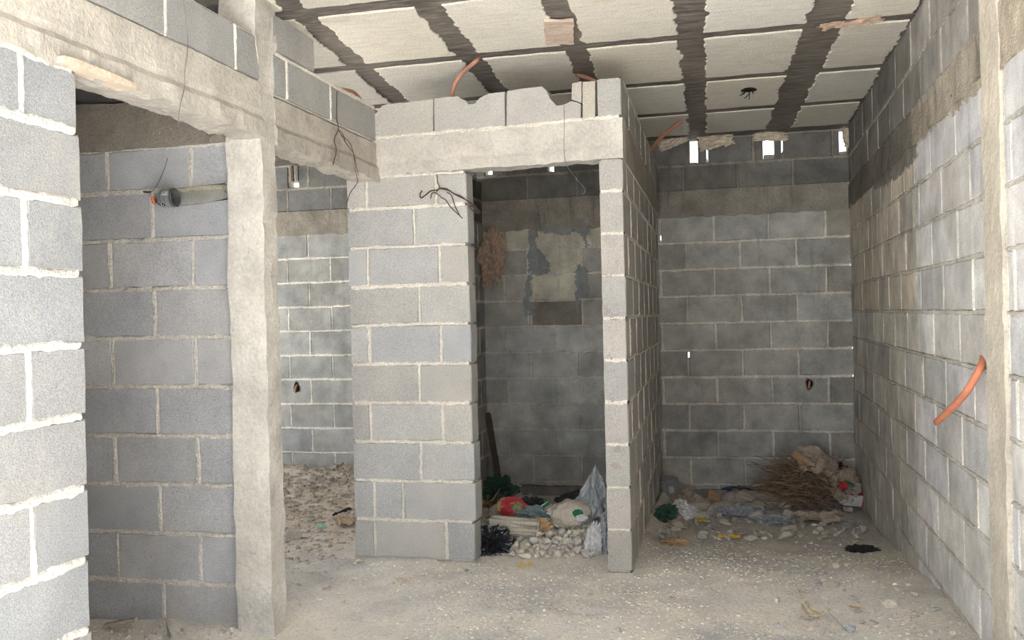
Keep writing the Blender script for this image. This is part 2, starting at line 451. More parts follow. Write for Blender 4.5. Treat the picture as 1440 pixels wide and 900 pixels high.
# front partition, plane Y = 4.74, u along X
frP = Frame((0, 4.74, 0), (1, 0, 0), (0, -1, 0))
PE = -1.385
J = {0: [-1.954, -1.546], 1: [-1.95, -1.785], 2: [-1.68], 3: [-1.962, -1.55], 4: [-1.677], 5: [-1.958, -1.55], 6: [-1.668], 7: [-1.956, -1.55], 8: [-1.684], 9: [-1.954, -1.558]}
rows = [(.21*k, .21*k+.21 if k < 9 else 2.062, [-2.068]+J[k]+[PE+R.uniform(-.006, .006)]) for k in range(10)]
mb = wall('x', frP, rows, .12, bt_new, mt_new, None, build=False, hw=.0095, inset=(.014, .014), skip=((0, 0),))
# right jamb pier, plane Y = 4.63, single blocks
frJ = Frame((0, 4.63, 0), (1, 0, 0), (0, -1, 0))
def bt_jamb(u, z):
    c = var((.53, .51, .475), .05)
    return c
# upper course of broken blocks over the lintel
def prism(mb, fr, poly, th, tint, m=0):
    q = len(poly); ch = .004
    cx = sum(p[0] for p in poly)/q; cz = sum(p[1] for p in poly)/q
    fine = []
    for i in range(q):
        (a, b), (c, d) = poly[i], poly[(i+1) % q]; n = max(1, int(math.hypot(c-a, d-b)/.03))
        for k in range(n):
            t = k/n; fine.append((a+(c-a)*t+.002*R.uniform(-1, 1), b+(d-b)*t+.002*R.uniform(-1, 1)))
    q = len(fine)
    vs = [fr.P(a, -th, b) for a, b in fine]+[fr.P(a, -ch, b) for a, b in fine]+[fr.P(a+(cx-a)*.015, 0, b+(cz-b)*.015) for a, b in fine]
    F = []
    for i in range(q):
        j = (i+1) % q; F += [[i, j, q+j, q+i], [q+i, q+j, 2*q+j, 2*q+i]]
    F += [list(range(2*q, 3*q)), list(range(q-1, -1, -1))]
    mb.add(vs, F, m, tint)
XR0, XR1 = -.668, -.552
def lint_y(x): return 4.738 + (4.622-4.738)*(x+1.94)/(1.94-.545)
frU = Frame((-1.94, 4.738, 0), Vector((1.395, -.116, 0)).normalized(), Vector((-.116, -1.395, 0)).normalized())
UL = 1.40
def on_U(x, y):
    d = ray(x, y); n = frU.w; t = (frU.o-CAM).dot(n)/d.dot(n); p = CAM+d*t
    return ((p-frU.o).dot(frU.u), p.z)
def z8(L_, sc, ox, oy): return [on_U(ox+a*sc, oy+b*sc) for a, b in L_]
s2 = 320/1440
prism(mb, frU, z8([(597, 890), (595, 757), (622, 745), (650, 737), (668, 715), (688, 700), (705, 670), (742, 658), (1028, 630), (1030, 845)], s2, 380, 0), .12, (.50, .48, .44))
prism(mb, frU, z8([(1037, 843), (1035, 625), (1190, 606), (1205, 622), (1243, 640), (1252, 660), (1290, 656), (1325, 618), (1380, 592), (1500, 577)], s2, 380, 0)[:9]+z8([(133, 578), (135, 810)], s2, 680, 0), .12, (.49, .475, .45))
prism(mb, frU, z8([(143, 803), (145, 575), (370, 545), (400, 575), (420, 625), (462, 668), (510, 662), (555, 640), (600, 652), (614, 660), (616, 758)], s2, 680, 0), .12, (.50, .48, .455))
prism(mb, frU, z8([(556, 632), (562, 525), (620, 514), (620, 650), (600, 646)], s2, 680, 0), .12, (.50, .47, .42))
prism(mb, frU, z8([(627, 752), (625, 517), (706, 512), (706, 750)], s2, 680, 0), .12, (.53, .495, .43))
# thin bed of mortar on the lintel
for seg in ((0.0, UL),): strip(mb, frU, seg[0], seg[1]-.02, 2.268, True, .010, (.80, .755, .67), 1, .002)
tag(mb.build('wall_front', [M['block_new'], M['mortar']]), 'new concrete block partition beside the narrow doorway with a broken top course', 'wall', kind='structure')

# lintel / ring beam on the partition (slightly skew)
def lintel_warp(p, q):
    d = lint_y(p.x)-4.738
    q = q+Vector((0, d, 0))
    if p.z < 2.085: q.z += .008*nz(p, 9)+.006*nz(p, 28)
    if p.y < 4.75:
        if p.z < 2.13: q.y -= .005*max(0, nz(p, 12))
        if abs(p.z-2.135) < .012: q.y += .004
        if p.z < 2.1 and p.x < PE-.02: q.y -= .003; q.z -= .02*max(0, nz((p.x*5, 0, 0), 7))
    return q
mb = MB(); rough_box(mb, (-1.945, 4.738, 2.064), (-.548, 4.865, 2.262), .022, .0045, 8, tint=(.55, .52, .475), warp=lintel_warp)
tag(mb.build('concrete_lintel', M['cast']), 'tan cast concrete lintel spanning the narrow central doorway', 'lintel', kind='structure')

# wall between the narrow room and the right-hand room, u along its length
uW = Vector((-.62+.55, 7.44-4.63, 0)).normalized(); wW = Vector((uW.y, -uW.x, 0))
frW = Frame((-.551, 4.63, 0), uW, wW); LW = 2.80
rows = []
for k in range(-1, 12):
    z0 = .21*k+.012; z1 = z0+.21
    if k == 9: z1 = 2.062
    if k == 10: z0, z1 = 2.268, 2.462
    if k == 11: continue
    rows.append((z0, z1, bond(0, LW, .20 if k % 2 else .40, .405)))
def bt_w(u, z): return var((.50, .475, .45) if u < .12 else (.45, .435, .41), .07)
mb = wall('x', frW, rows, .117, bt_w, lambda u, z: (.60, .565, .50), None, build=False, hw=.008, inset=(.012, .0))
# the pier face at the doorway: mortar beds on the wall end
frE = Frame((-.551, 4.63, 0), (-wW).copy(), (-uW).copy())
for k in range(1, 10):
    strip(mb, frE, .004, .113, .21*k+.012, True, .010, (.80, .755, .68), 1, .002)
for (a, b, w_, h_) in ((850, 383, 9, 9), (853, 437, 12, 14), (862, 447, 16, 7), (856, 505, 10, 12), (858, 563, 9, 10), (870, 632, 12, 8), (868, 655, 18, 9), (858, 388, 14, 5)):
    p = at_y(a, b, 4.63); uu = -.551-p.x; k_ = 4.63/1315/2
    smear(mb, [(uu-w_*k_, p.z-h_*k_), (uu+w_*k_, p.z-h_*k_*.6), (uu+w_*k_*.7, p.z+h_*k_), (uu-w_*k_*.8, p.z+h_*k_*.8)], frE, .0028, (.42, .36, .355), 0)
rough_box(mb, (-.66, 4.65, 2.062), (-.55, 7.43, 2.266), .03, .006, 8, 1, (.42, .375, .31), warp=lambda p, q: q+Vector((-.070*(p.y-4.63)/2.81-.001, 0, 0)))
tag(mb.build('wall_divider', [M['block_new'], M['mortar']]), 'grey block dividing wall right of the narrow doorway, end face outward', 'wall', kind='structure')

# wall on the left of the narrow room, only a strip shows
frT = Frame((-2.05, 4.86, 0), (0, 1, 0), (1, 0, 0))
rows = [(.15+.21*k, .36+.21*k if k < 8 else 2.045, bond(0, 2.58, .17 if k % 2 else .37, .41)) for k in range(-2, 9)]
rows += [(2.05, 2.235, [0, 2.58]), (2.235, 2.40, bond(0, 2.58, .2, .41))]
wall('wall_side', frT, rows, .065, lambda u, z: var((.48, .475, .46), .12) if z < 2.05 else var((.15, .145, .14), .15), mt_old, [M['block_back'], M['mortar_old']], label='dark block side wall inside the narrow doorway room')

# back wall, plane Y = 7.44
frB = Frame((0, 7.44, 0), (1, 0, 0), (0, -1, 0))
def bt_back(u, z):
    c = (.38, .372, .35)
    if u < -2.1: c = (.32, .32, .305)
    elif u < -.6: c = (.47, .455, .42)
    if -2.0 < u < -.7 and z < 1.3: c = (.53, .52, .495)  # lower narrow-room blocks lightened to offset the weak light there
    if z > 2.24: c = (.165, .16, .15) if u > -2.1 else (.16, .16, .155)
    if u > .7 and z < 2.1: c = (.29, .275, .25)
    # infilled window in the narrow room: paler blocks
    if -1.68 < u < -1.22 and 1.40 < z < 2.0: c = (.56, .52, .43)
    if -1.64 < u < -1.23 and 1.21 < z < 1.40: c = (.30, .28, .24)
    return var(tuple(a*1.18 for a in c), .13)
rows = []
for k in range(-2, 9):
    z0 = .15+.21*k; z1 = .36+.21*k
    if k == 8: z1 = 2.045
    ph = -.405 if k % 2 == 1 else -.19
    js = [-5.6]
    a = bond(-5.6, -2.1, -3.825+.008 if k % 2 == 1 else -3.62, .405)
    b = bond(-2.1, -.66, -1.462 if k % 2 == 0 else -1.667, .40)
    if k in (5, 6, 7): b = [x for x in b if not (-1.9 < x < -1.0)]; b = b[:-1]+[-1.9+.2*(k % 2)+.02, -1.655, -1.235, b[-1]]; b = sorted(set(b))
    c = bond(-.66, .82, -.405 if k % 2 == 1 else -.19, .413)
    rows.append((z0, z1, a[:-1]+[-2.1]+b[1:-1]+[-.66]+c[1:]))
rows.append((2.233, 2.435, sorted(bond(-5.6, -2.1, -3.80, .406)+bond(-2.1, -.66, -1.667, .41)[1:-1]+bond(-.66, .82, -.002, .411))))
rows.append((2.435, 2.64, sorted(bond(-5.6, -2.1, -3.60, .406)+bond(-2.1, -.66, -1.85, .41)[1:-1]+[-.66, -.24, .12, .335, .70, .82])))
gaps = [(12, -3.785, -3.70, 2.44, 2.50), (12, -2.015, -1.965, 2.445), (12, -1.492, -1.448, 2.45), (12, -.358, -.303, 2.455), (12, .197, .272, 2.48), (12, .752, .800, 2.47), (12, -.232, -.225, 2.48), (12, .332, .339, 2.5), (5, -.408, -.402, .93, .975), (10, -.606, -.600, 1.86, 1.90)]
mb = wall('x', frB, rows, .12, bt_back, mt_old, None, build=False, gaps=gaps, hw=.0095, skip=((4, 1), (4, 2), (5, 3)))
def band_t(p, q):
    q = q+Vector((0, -.010*max(0, nz(p, 6))-.006*max(0, nz(p, 21)), 0))
    if p.z < 2.06: q.z += .02*nz((p.x, 0, 0), 11)-.015
    return q
rough_box(mb, (-5.6, 7.432, 2.045), (-2.1, 7.54, 2.236), .035, .005, 8, 1, (.31, .28, .235), warp=band_t)
rough_box(mb, (-2.1, 7.432, 2.0), (-.66, 7.54, 2.236), .03, .006, 8, 1, (.36, .33, .285), warp=band_t)
rough_box(mb, (-.66, 7.432, 2.045), (.82, 7.54, 2.236), .03, .006, 8, 1, (.33, .305, .265), warp=band_t)
# grey cement smears round the infilled opening
GC = (.36, .37, .375)
s3 = 240/900
def onB(L_): return [(at_y(640+a*s3, 200+b*s3, 7.44).x, at_y(640+a*s3, 200+b*s3, 7.44).z) for a, b in L_]
smear(mb, onB([(405, 425), (470, 405), (720, 405), (715, 440), (690, 560), (675, 560), (672, 490), (640, 480), (590, 490), (510, 480), (450, 480), (430, 500), (420, 560), (388, 560), (390, 450)]), frB, .007, GC)
smear(mb, onB([(390, 560), (420, 560), (460, 580), (500, 640), (490, 700), (450, 705), (400, 700), (380, 640)]), frB, .007, GC)
smear(mb, onB([(375, 700), (400, 705), (400, 830), (425, 870), (410, 920), (360, 920), (370, 830)]), frB, .007, GC)
smear(mb, onB([(640, 650), (700, 660), (705, 820), (660, 825), (655, 910), (640, 910), (632, 760)]), frB, .007, GC)
tag(mb.build('wall_back', [M['block_back'], M['mortar_old']]), 'weathered dark block wall closing the rooms at the back', 'wall', kind='structure')
# rough footing under the back wall
mb = MB()
rough_box(mb, (-2.05, 7.36, -.6), (-.62, 7.46, -.085), .035, .016, 6, tint=(.33, .305, .27))
rough_box(mb, (-.62, 7.37, -.6), (.81, 7.46, -.10), .035, .014, 6, tint=(.34, .32, .29))
tag(mb.build('wall_footing_1', M['cast_old']), 'rough exposed footing under the back wall', 'footing', kind='structure')

# right wall: plane X = .81, u along +Y
frR = Frame((.81, 0, 0), (0, -1, 0), (-1, 0, 0))   # u runs towards the camera so faces turn inward
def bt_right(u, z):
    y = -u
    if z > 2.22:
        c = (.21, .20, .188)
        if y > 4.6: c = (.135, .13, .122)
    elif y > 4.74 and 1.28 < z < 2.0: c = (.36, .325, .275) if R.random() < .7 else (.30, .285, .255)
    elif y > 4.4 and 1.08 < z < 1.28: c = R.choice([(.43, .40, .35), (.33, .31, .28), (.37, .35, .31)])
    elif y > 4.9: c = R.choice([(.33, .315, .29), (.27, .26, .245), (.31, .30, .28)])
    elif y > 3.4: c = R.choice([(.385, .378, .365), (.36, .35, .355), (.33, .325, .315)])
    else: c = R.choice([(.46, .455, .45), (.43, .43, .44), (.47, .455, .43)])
    return var(tuple(min(.74, a*(1.45 if y < 3.4 else 1.62 if y < 4.5 else 2.05)) for a in c), .07)  # gain rises with depth: far blocks lightened to make up for dim light
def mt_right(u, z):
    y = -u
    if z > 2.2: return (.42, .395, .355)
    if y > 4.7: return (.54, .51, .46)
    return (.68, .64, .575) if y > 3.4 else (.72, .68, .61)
rows = []
def jr(z0):
    k = round((z0-.285)/.197)
    far = bond(3.44, 7.44, 4.36 if k % 2 == 0 else 4.14, .49)
    if z0 > .9: far = bond(3.44, 4.74, 4.36 if k % 2 == 0 else 4.14, .49)[:-1]+[4.745 if k % 2 else 4.74]+bond(4.745, 7.44, 5.2 if k % 2 else 5.02, .40)[1:]
    near = bond(-.35, 3.20, 2.9 if k % 2 == 0 else 2.7, .42)
    return near, far
for k in range(-3, 9):
    z0 = .285+.197*k; z1 = z0+.197
    if k == 8: z1 = 2.05
    near, far = jr(z0)
    rows.append((z0, z1, [-y for y in reversed(near[:-1]+[3.20]+[3.44]+far[1:])]))
for i, (z0, z1) in enumerate(((2.225, 2.425), (2.425, 2.65))):
    near = bond(-.35, 3.2, 2.8+.2*i, .42); far = bond(3.44, 7.44, 4.1+.22*i, .45)
    rows.append((z0, z1, [-y for y in reversed(near+[3.44]+far[1:])]))
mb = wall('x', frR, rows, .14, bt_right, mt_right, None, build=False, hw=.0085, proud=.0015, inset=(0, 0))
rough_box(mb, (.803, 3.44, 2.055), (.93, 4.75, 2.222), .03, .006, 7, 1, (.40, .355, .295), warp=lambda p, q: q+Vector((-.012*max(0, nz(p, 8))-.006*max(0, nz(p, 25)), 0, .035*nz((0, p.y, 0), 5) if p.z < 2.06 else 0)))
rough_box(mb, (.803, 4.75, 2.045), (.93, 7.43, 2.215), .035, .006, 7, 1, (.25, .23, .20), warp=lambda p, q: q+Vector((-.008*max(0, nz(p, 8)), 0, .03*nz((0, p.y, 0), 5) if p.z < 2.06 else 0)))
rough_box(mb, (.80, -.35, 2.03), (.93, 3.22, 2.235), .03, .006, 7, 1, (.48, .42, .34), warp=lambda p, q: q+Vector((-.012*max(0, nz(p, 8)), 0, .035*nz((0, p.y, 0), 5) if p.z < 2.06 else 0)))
# pale smears and a rusty band of splashed mortar
def onR(L_): return [(-at_x(1180+a/3, b/3, .81).y, at_x(1180+a/3, b/3, .81).z) for a, b in L_]
smear(mb, onR([(135, 740), (240, 650), (330, 590), (335, 660), (240, 760), (150, 800)]), frR, .005, (.30, .285, .265))
smear(mb, onR([(380, 540), (420, 440), (520, 400), (600, 330), (625, 330), (560, 420), (450, 490)]), frR, .006, (.44, .40, .33))
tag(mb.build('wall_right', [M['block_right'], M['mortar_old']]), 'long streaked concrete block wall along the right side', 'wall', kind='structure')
mb = MB()
rough_box(mb, (.797, 3.205, -.4), (.93, 3.425, 2.66), .024, .004, 10, tint=(.56, .51, .43), warp=lambda p, q: q+Vector((-.006*max(0, nz(p, 16)), .004*nz((p.x, 0, p.z), 4)+.004*nz((p.x, 0, p.z), 15), 0)))
tag(mb.build('concrete_pillar', M['cast']), 'pale cast concrete pillar flush in the right block wall', 'column', kind='structure')

# outer walls of the side rooms, out of sight, that keep the daylight where it belongs
frO = Frame((-4.6, 0, 0), (0, 1, 0), (1, 0, 0))
wall('wall_outer', frO, [(.21*k-.02, .21*k+.19, bond(1.5, 3.6, 1.8+.2*(k % 2), .41)) for k in range(13)], .12, bt_door, mt_door, [M['block_door'], M['mortar']], label='grey block outer wall of the left room')
frN = Frame((0, 1.62, 0), (1, 0, 0), (0, 1, 0))
frN.u = Vector((-1, 0, 0))
wall('wall_near', frN, [(.21*k-.02, .21*k+.19, bond(2.02, 4.6, 2.4+.2*(k % 2), .41)) for k in range(13)], .12, bt_door, mt_door, [M['block_door'], M['mortar']], label='grey block front wall of the left room')

frF = Frame((-5.5, 0, 0), (0, 1, 0), (1, 0, 0))  # unseen wall added to limit daylight in this room, opening sized for brightness
def far_row(k):
    z0 = .21*k-.02
    return z0, z0+.21
mbF = MB()
for k in range(13):
    z0, z1 = far_row(k)
    segs = [(3.66, 4.2), (6.7, 7.44)] if z0 < 2.1 else [(3.66, 7.44)]
    for a, b in segs: wall('x', frF, [(z0, z1, bond(a, b, 4.0+.2*(k % 2), .41))], .12, bt_door, mt_door, None, build=False, mb=mbF)
tag(mbF.build('wall_far', [M['block_door'], M['mortar']]), 'unseen grey block outer wall added to the far left room, opening sized for daylight', 'wall', kind='structure')

# ------------------------------------------------------------------ ceiling
CZ = 2.64
mb = MB(); YC0, YC1 = 0.0, 7.58  # front edge is unseen, placed so sun lands on the near floor and bounces
nx, ny = 110, 110
vs = []
X0, X1 = -5.6, .95
for i in range(nx+1):
    for j in range(ny+1):
        x = X0+(X1-X0)*i/nx; y = YC0+(YC1-YC0)*j/ny
        vs.append((x, y, CZ+.001+.0025*nz((x, y, 0), 5)+.0015*nz((x, y, 0), 17)))
o = len(vs); vs += [(X0, YC0, CZ+.2), (X1, YC0, CZ+.2), (X1, YC1, CZ+.2), (X0, YC1, CZ+.2)]
F = [[i*(ny+1)+j, i*(ny+1)+j+1, (i+1)*(ny+1)+j+1, (i+1)*(ny+1)+j] for i in range(nx) for j in range(ny)]
F += [[o, o+1, o+2, o+3], [0, nx*(ny+1), o+1, o], [ny, o+3, o+2, nx*(ny+1)+ny], [0, o, o+3, ny], [nx*(ny+1), nx*(ny+1)+ny, o+2, o+1]]
mb.add(vs, F)
ceiling = mb.build('ceiling', M['ceiling'])
tag(ceiling, 'ceiling of cream foam panels between dark concrete joists', 'ceiling', kind='structure')
# foam panels: columns between the wide joists, rows between the thin ones
def jx(k, y):
    """left and right edges of wide joist k at depth y"""
    e = [((-1.91, 3.85), (-2.08, 5.46), .115), ((-1.35, 3.86), (-1.44, 5.43), .125), ((-.80, 3.92), (-.875, 5.3), .118), ((-.255, 4.1), (-.325, 6.37), .135), ((.335, 4.29), (.215, 7.17), .185)][k]
    (xa, ya), (xb, yb), w = e
    x = xa+(xb-xa)*(y-ya)/(yb-ya) if k > 1 else xa+(xb-xa)*(min(y, 6.2)-ya)/(yb-ya)
    return x, x+w
TY = [(.0, .12), (.92, 1.04), (1.85, 1.97), (2.80, 2.91), (3.71, 3.84), (4.60, 4.715), (5.50, 5.62), (6.37, 6.50), (7.22, 7.44)]
FT = [(.82, .775, .675), (.82, .78, .69), (.79, .75, .66), (.79, .755, .68)]
for r in range(1, len(TY)-1):   # one bay after another, front to back
    y0, y1 = TY[r][1], TY[r+1][0]
    for c in range(-1, 5):
        if c == -1: fl = lambda y: -2.55; frr = lambda y: jx(0, y)[0]
        else: fl = (lambda y, c=c: jx(c, y)[1]); frr = (lambda y, c=c: jx(c+1, y)[0]) if c < 4 else (lambda y: .79)
        pts = []
        n = 26; amp = .012
        def P_(s, t): y = y0+(y1-y0)*t; return Vector((fl(y)+(frr(y)-fl(y))*s, y, 0))
        for k in range(n): pts.append(P_(k/n, 0))
        for k in range(n*2): pts.append(P_(1, k/(2*n)))
        for k in range(n): pts.append(P_(1-k/n, 1))
        for k in range(n*2): pts.append(P_(0, 1-k/(2*n)))
        cx = sum((p.x for p in pts))/len(pts); cy = sum((p.y for p in pts))/len(pts)
        ring = []
        for p in pts:
            d = Vector((.017*nz(p, 6, 2)+.016*nz(p, 19, 5)+.011*nz(p, 47), .008*nz(p, 6, 8)+.007*nz(p, 21, 1), 0))
            ring.append(p+d)
        q = len(ring); mbp = MB()
        dz = R.uniform(-.001, .001)-.002
        c3 = Vector((cx, cy, 0))
        low = [Vector((p.x+(cx-p.x)*.012, p.y+(cy-p.y)*.012, CZ-.0055+dz+.001*nz(p, 9))) for p in ring]
        vs = [(p.x, p.y, CZ+.03) for p in ring]+[(p.x, p.y, CZ-.003+dz) for p in ring]+low
        # inner grid-ish rings for a soft uneven face
        F = []
        for i in range(q):
            j = (i+1) % q; F += [[i, j, q+j, q+i], [q+i, q+j, 2*q+j, 2*q+i]]
        prev = 2*q
        for s in (.85, .6, .3):
            o = len(vs)
            for p in low:
                w = Vector((cx+(p.x-cx)*s, cy+(p.y-cy)*s, 0)); vs.append((w.x, w.y, CZ-.0065+dz+.003*nz(w, 5)))
            for i in range(q):
                j = (i+1) % q; F.append([prev+i, prev+j, o+j, o+i])
            prev = o
        F.append(list(range(prev, prev+q)))
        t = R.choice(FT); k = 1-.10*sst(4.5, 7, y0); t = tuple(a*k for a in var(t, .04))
        mbp.add(vs, [f[::-1] for f in F], 0, t)
        mbp.build('foam_panel', M['foam'], ceiling)

# ------------------------------------------------------------------ ground
def hgt(x, y):
    b = .014*fbm((x, y, 0), 1.6, 4)+.007*nz((x, y, 3), 9)
    if x > -.62 and y > 4.6: b += -.15*sst(4.7, 6.9, y)*sst(-.62, -.45, x)
    elif x > -.62: pass
    if x > .2: b += .085*sst(.35, .75, x)*sst(5.2, 4.0, y)
    if -2.1 < x < -.6 and y > 4.78:
        t = sst(4.80, 4.98, y); m = .085*sst(4.83, 5.25, y)*(.55+.55*sst(-1.7, -.9, x))
        m -= .29*sst(5.7, 7.0, y)
        b += m+.02*nz((x, y, 1), 6)*t
    if x < -2.06 and y > 3.6:
        b += .02*nz((x, y, 5), 5)*1.2+.016*nz((x, y, 8), 14)+.05*sst(6.6, 7.3, y)*(.6+nz((x, y, 2), 3))+.01
        b += .03*max(0, nz((x, y, 6), 21))*sst(5.8, 6.8, y)
    if x < -2.0 and y < 3.6: b += .012+.02*sst(-2.7, -2.3, x)*sst(3.2, 3.5, y)
    # two worn shoe prints
    for (px, py, a) in ((-.83, 4.02, .5), (-.70, 4.0, .2), (-.30, 4.30, .7)):
        u = (x-px)*math.cos(a)+(y-py)*math.sin(a); v = -(x-px)*math.sin(a)+(y-py)*math.cos(a)
        r = math.hypot(u/.13, v/.05)
        b += -.012*sst(1.0, .7, r)+.008*math.exp(-((r-1.1)/.18)**2)
    return b
def ground(px, py):
    d = ray(px, py); t = .5
    while t < 12:
        p = CAM+d*t
        if p.z < hgt(p.x, p.y): return p
        t += .01
    return p
SOIL = (.70, .62, .53); DUST = (.86, .825, .785); GRAV = (.70, .69, .685)
def gtint(x, y):
    c = Vector(DUST)
    g = sst(.0, .5, nz((x, y, 0), 1.5)+.3*nz((x, y, 4), 6)); c = c.lerp(Vector(GRAV), g*.8)
    if x < -1.9: c = c.lerp(Vector(SOIL), sst(-1.85, -2.3, x)*sst(4.4, 5.6, y))
    if x > -.6 and y > 4.7: c = c.lerp(Vector((.64, .61, .575)), sst(4.6, 5.6, y))
    if -2.1 < x < -.6 and y > 4.8: c = c.lerp(Vector((.68, .655, .61)), sst(4.9, 5.8, y))
    if x > .2 and y < 5.5: c = c.lerp(Vector((.62, .585, .54)), .6*sst(.3, .7, x))
    return tuple(c)
def grid(xs, ys):
    mb = MB(); n = len(ys)
    vs = [(x, y, hgt(x, y)+.004*nz((x, y, 0), 40)) for x in xs for y in ys]
    for v in vs: mb.v.append(v)
    for i in range(len(xs)-1):
        for j in range(n-1):
            mb.f.append([i*n+j, (i+1)*n+j, (i+1)*n+j+1, i*n+j+1]); mb.m.append(0); mb.t.append(gtint(xs[i], ys[j]))
    return mb
xs = [-5.6+.07*i for i in range(22)]+[-4.06+.028*i for i in range(178)]
xs = [x for x in xs if x < .93]+[.93]
ys = [-.5+.12*i for i in range(26)]+[2.62+.026*i for i in range(190)]
ys = [y for y in ys if y < 7.5]+[7.5]
ground_floor = tag(grid(xs, ys).build('floor', M['floor'], smooth=True), 'uneven dusty dirt floor strewn with gravel and footprints', 'floor', kind='structure')
# bare yard outside, out of view, added to bounce sunlight into the room
mb = MB(); mb.add([(-40, -40, -.16), (40, -40, -.16), (40, 40, -.16), (-40, 40, -.16)], [[0, 1, 2, 3]], 0, (.74, .71, .67))
tag(mb.build('ground', M['floor']), 'unseen bare dirt ground added outside the open front', 'ground', kind='structure')

# gravel: uncountable pebbles, one object
mb = MB()
def pebble(mb, p, s, tint, rr):
    vs = []
    for sx in (-1, 1):
        for sy in (-1, 1):
            for sz in (-1, 1):
                vs.append(p+Vector((sx*s*rr.uniform(.45, 1), sy*s*rr.uniform(.45, 1), sz*s*.7*rr.uniform(.4, 1))))
    mb.add(vs, [[0, 1, 3, 2], [4, 6, 7, 5], [0, 4, 5, 1], [2, 3, 7, 6], [0, 2, 6, 4], [1, 5, 7, 3]], 0, tint)
GR = random.Random(5)
cnt = 0
while cnt < 13000:
    x = GR.uniform(-4.0, .8); y = GR.uniform(3.3, 7.4)
    if nz((x, y, 0), 1.5)+.3*nz((x, y, 4), 6)+GR.uniform(-.5, .45) < .02: continue
    if x < -1.95 and y < 3.7 and y > 3.5: continue
    s = GR.choice([.002, .003, .003, .004, .004, .005, .006, .008])*(1 if y < 5 else .9)
    k = GR.uniform(.62, 1.02); c = gtint(x, y); w_ = GR.uniform(-.03, .03); c = (c[0]*(1+w_), c[1], c[2]*(1-w_))
    pebble(mb, Vector((x, y, hgt(x, y)+s*.15)), s, tuple(a*k for a in c), GR); cnt += 1
tag(mb.build('floor_gravel', M['stone'], ground_floor), 'fine gravel scattered all over the dusty floor', None, kind='stuff')
# soil clods: part of the dug floor of the far left room
mb = MB()
for k in range(2600):
    x = GR.uniform(-4.1, -2.2); y = GR.uniform(4.6, 7.35); s = GR.choice([.008, .012, .016, .022])*(.6+.6*sst(5, 7, y))
    kk = GR.uniform(.7, 1.1); pebble(mb, Vector((x, y, hgt(x, y)+s*.1)), s, (.64*kk, .56*kk, .47*kk), GR)
tag(mb.build('soil_clods', M['stone'], ground_floor), 'loose brown soil clods on the floor of the far left room', None, kind='stuff')

# ------------------------------------------------------------------ generic small shapes
def hull(pts):
    bm = bmesh.new()
    for p in pts: bm.verts.new(p)
    r = bmesh.ops.convex_hull(bm, input=bm.verts)
    bmesh.ops.delete(bm, geom=[g for g in r['geom_interior'] if isinstance(g, bmesh.types.BMVert)], context='VERTS')
    return bm
def bm_obj(name, bm, mat, parent=None, loc=(0, 0, 0), rot=(0, 0, 0), tint=(1, 1, 1), smooth=False):
    me = bpy.data.meshes.new(name); bm.to_mesh(me); bm.free()
    ca = me.color_attributes.new('tint', 'FLOAT_COLOR', 'CORNER')
    ca.data.foreach_set('color', [*tint, 1]*len(ca.data))
    for m in (mat if isinstance(mat, (list, tuple)) else [mat]): me.materials.append(m)
    if smooth: me.polygons.foreach_set('use_smooth', [True]*len(me.polygons))
    o = bpy.data.objects.new(name, me); COL.objects.link(o); o.location = loc; o.rotation_euler = rot
    if parent is not None: o.parent = parent
    return o
def rock_bm(sx, sy, sz, rr, n=16, rough=0.0):
    pts = []
    for k in range(n):
        v = Vector((rr.gauss(0, 1), rr.gauss(0, 1), rr.gauss(0, 1))).normalized()
        v *= rr.uniform(.82, 1.0); pts.append(Vector((v.x*sx, v.y*sy, v.z*sz)))
    bm = hull(pts)
    bmesh.ops.bevel(bm, geom=bm.edges[:], offset=min(sx, sy, sz)*.16, segments=1, affect='EDGES', profile=.6)
    bmesh.ops.recalc_face_normals(bm, faces=bm.faces)
    return bm
def rock(name, loc, s, label, cat='stone', group=None, tint=(.5, .47, .43), rr=R, rz=None, tilt=.25, n=16):
    bm = rock_bm(*s, rr, n)
    o = bm_obj(name, bm, M['stone'], None, loc, (rr.uniform(-tilt, tilt), rr.uniform(-tilt, tilt), rr.uniform(0, 6.28) if rz is None else rz), var(tint, .08))
    return tag(o, label, cat, group)
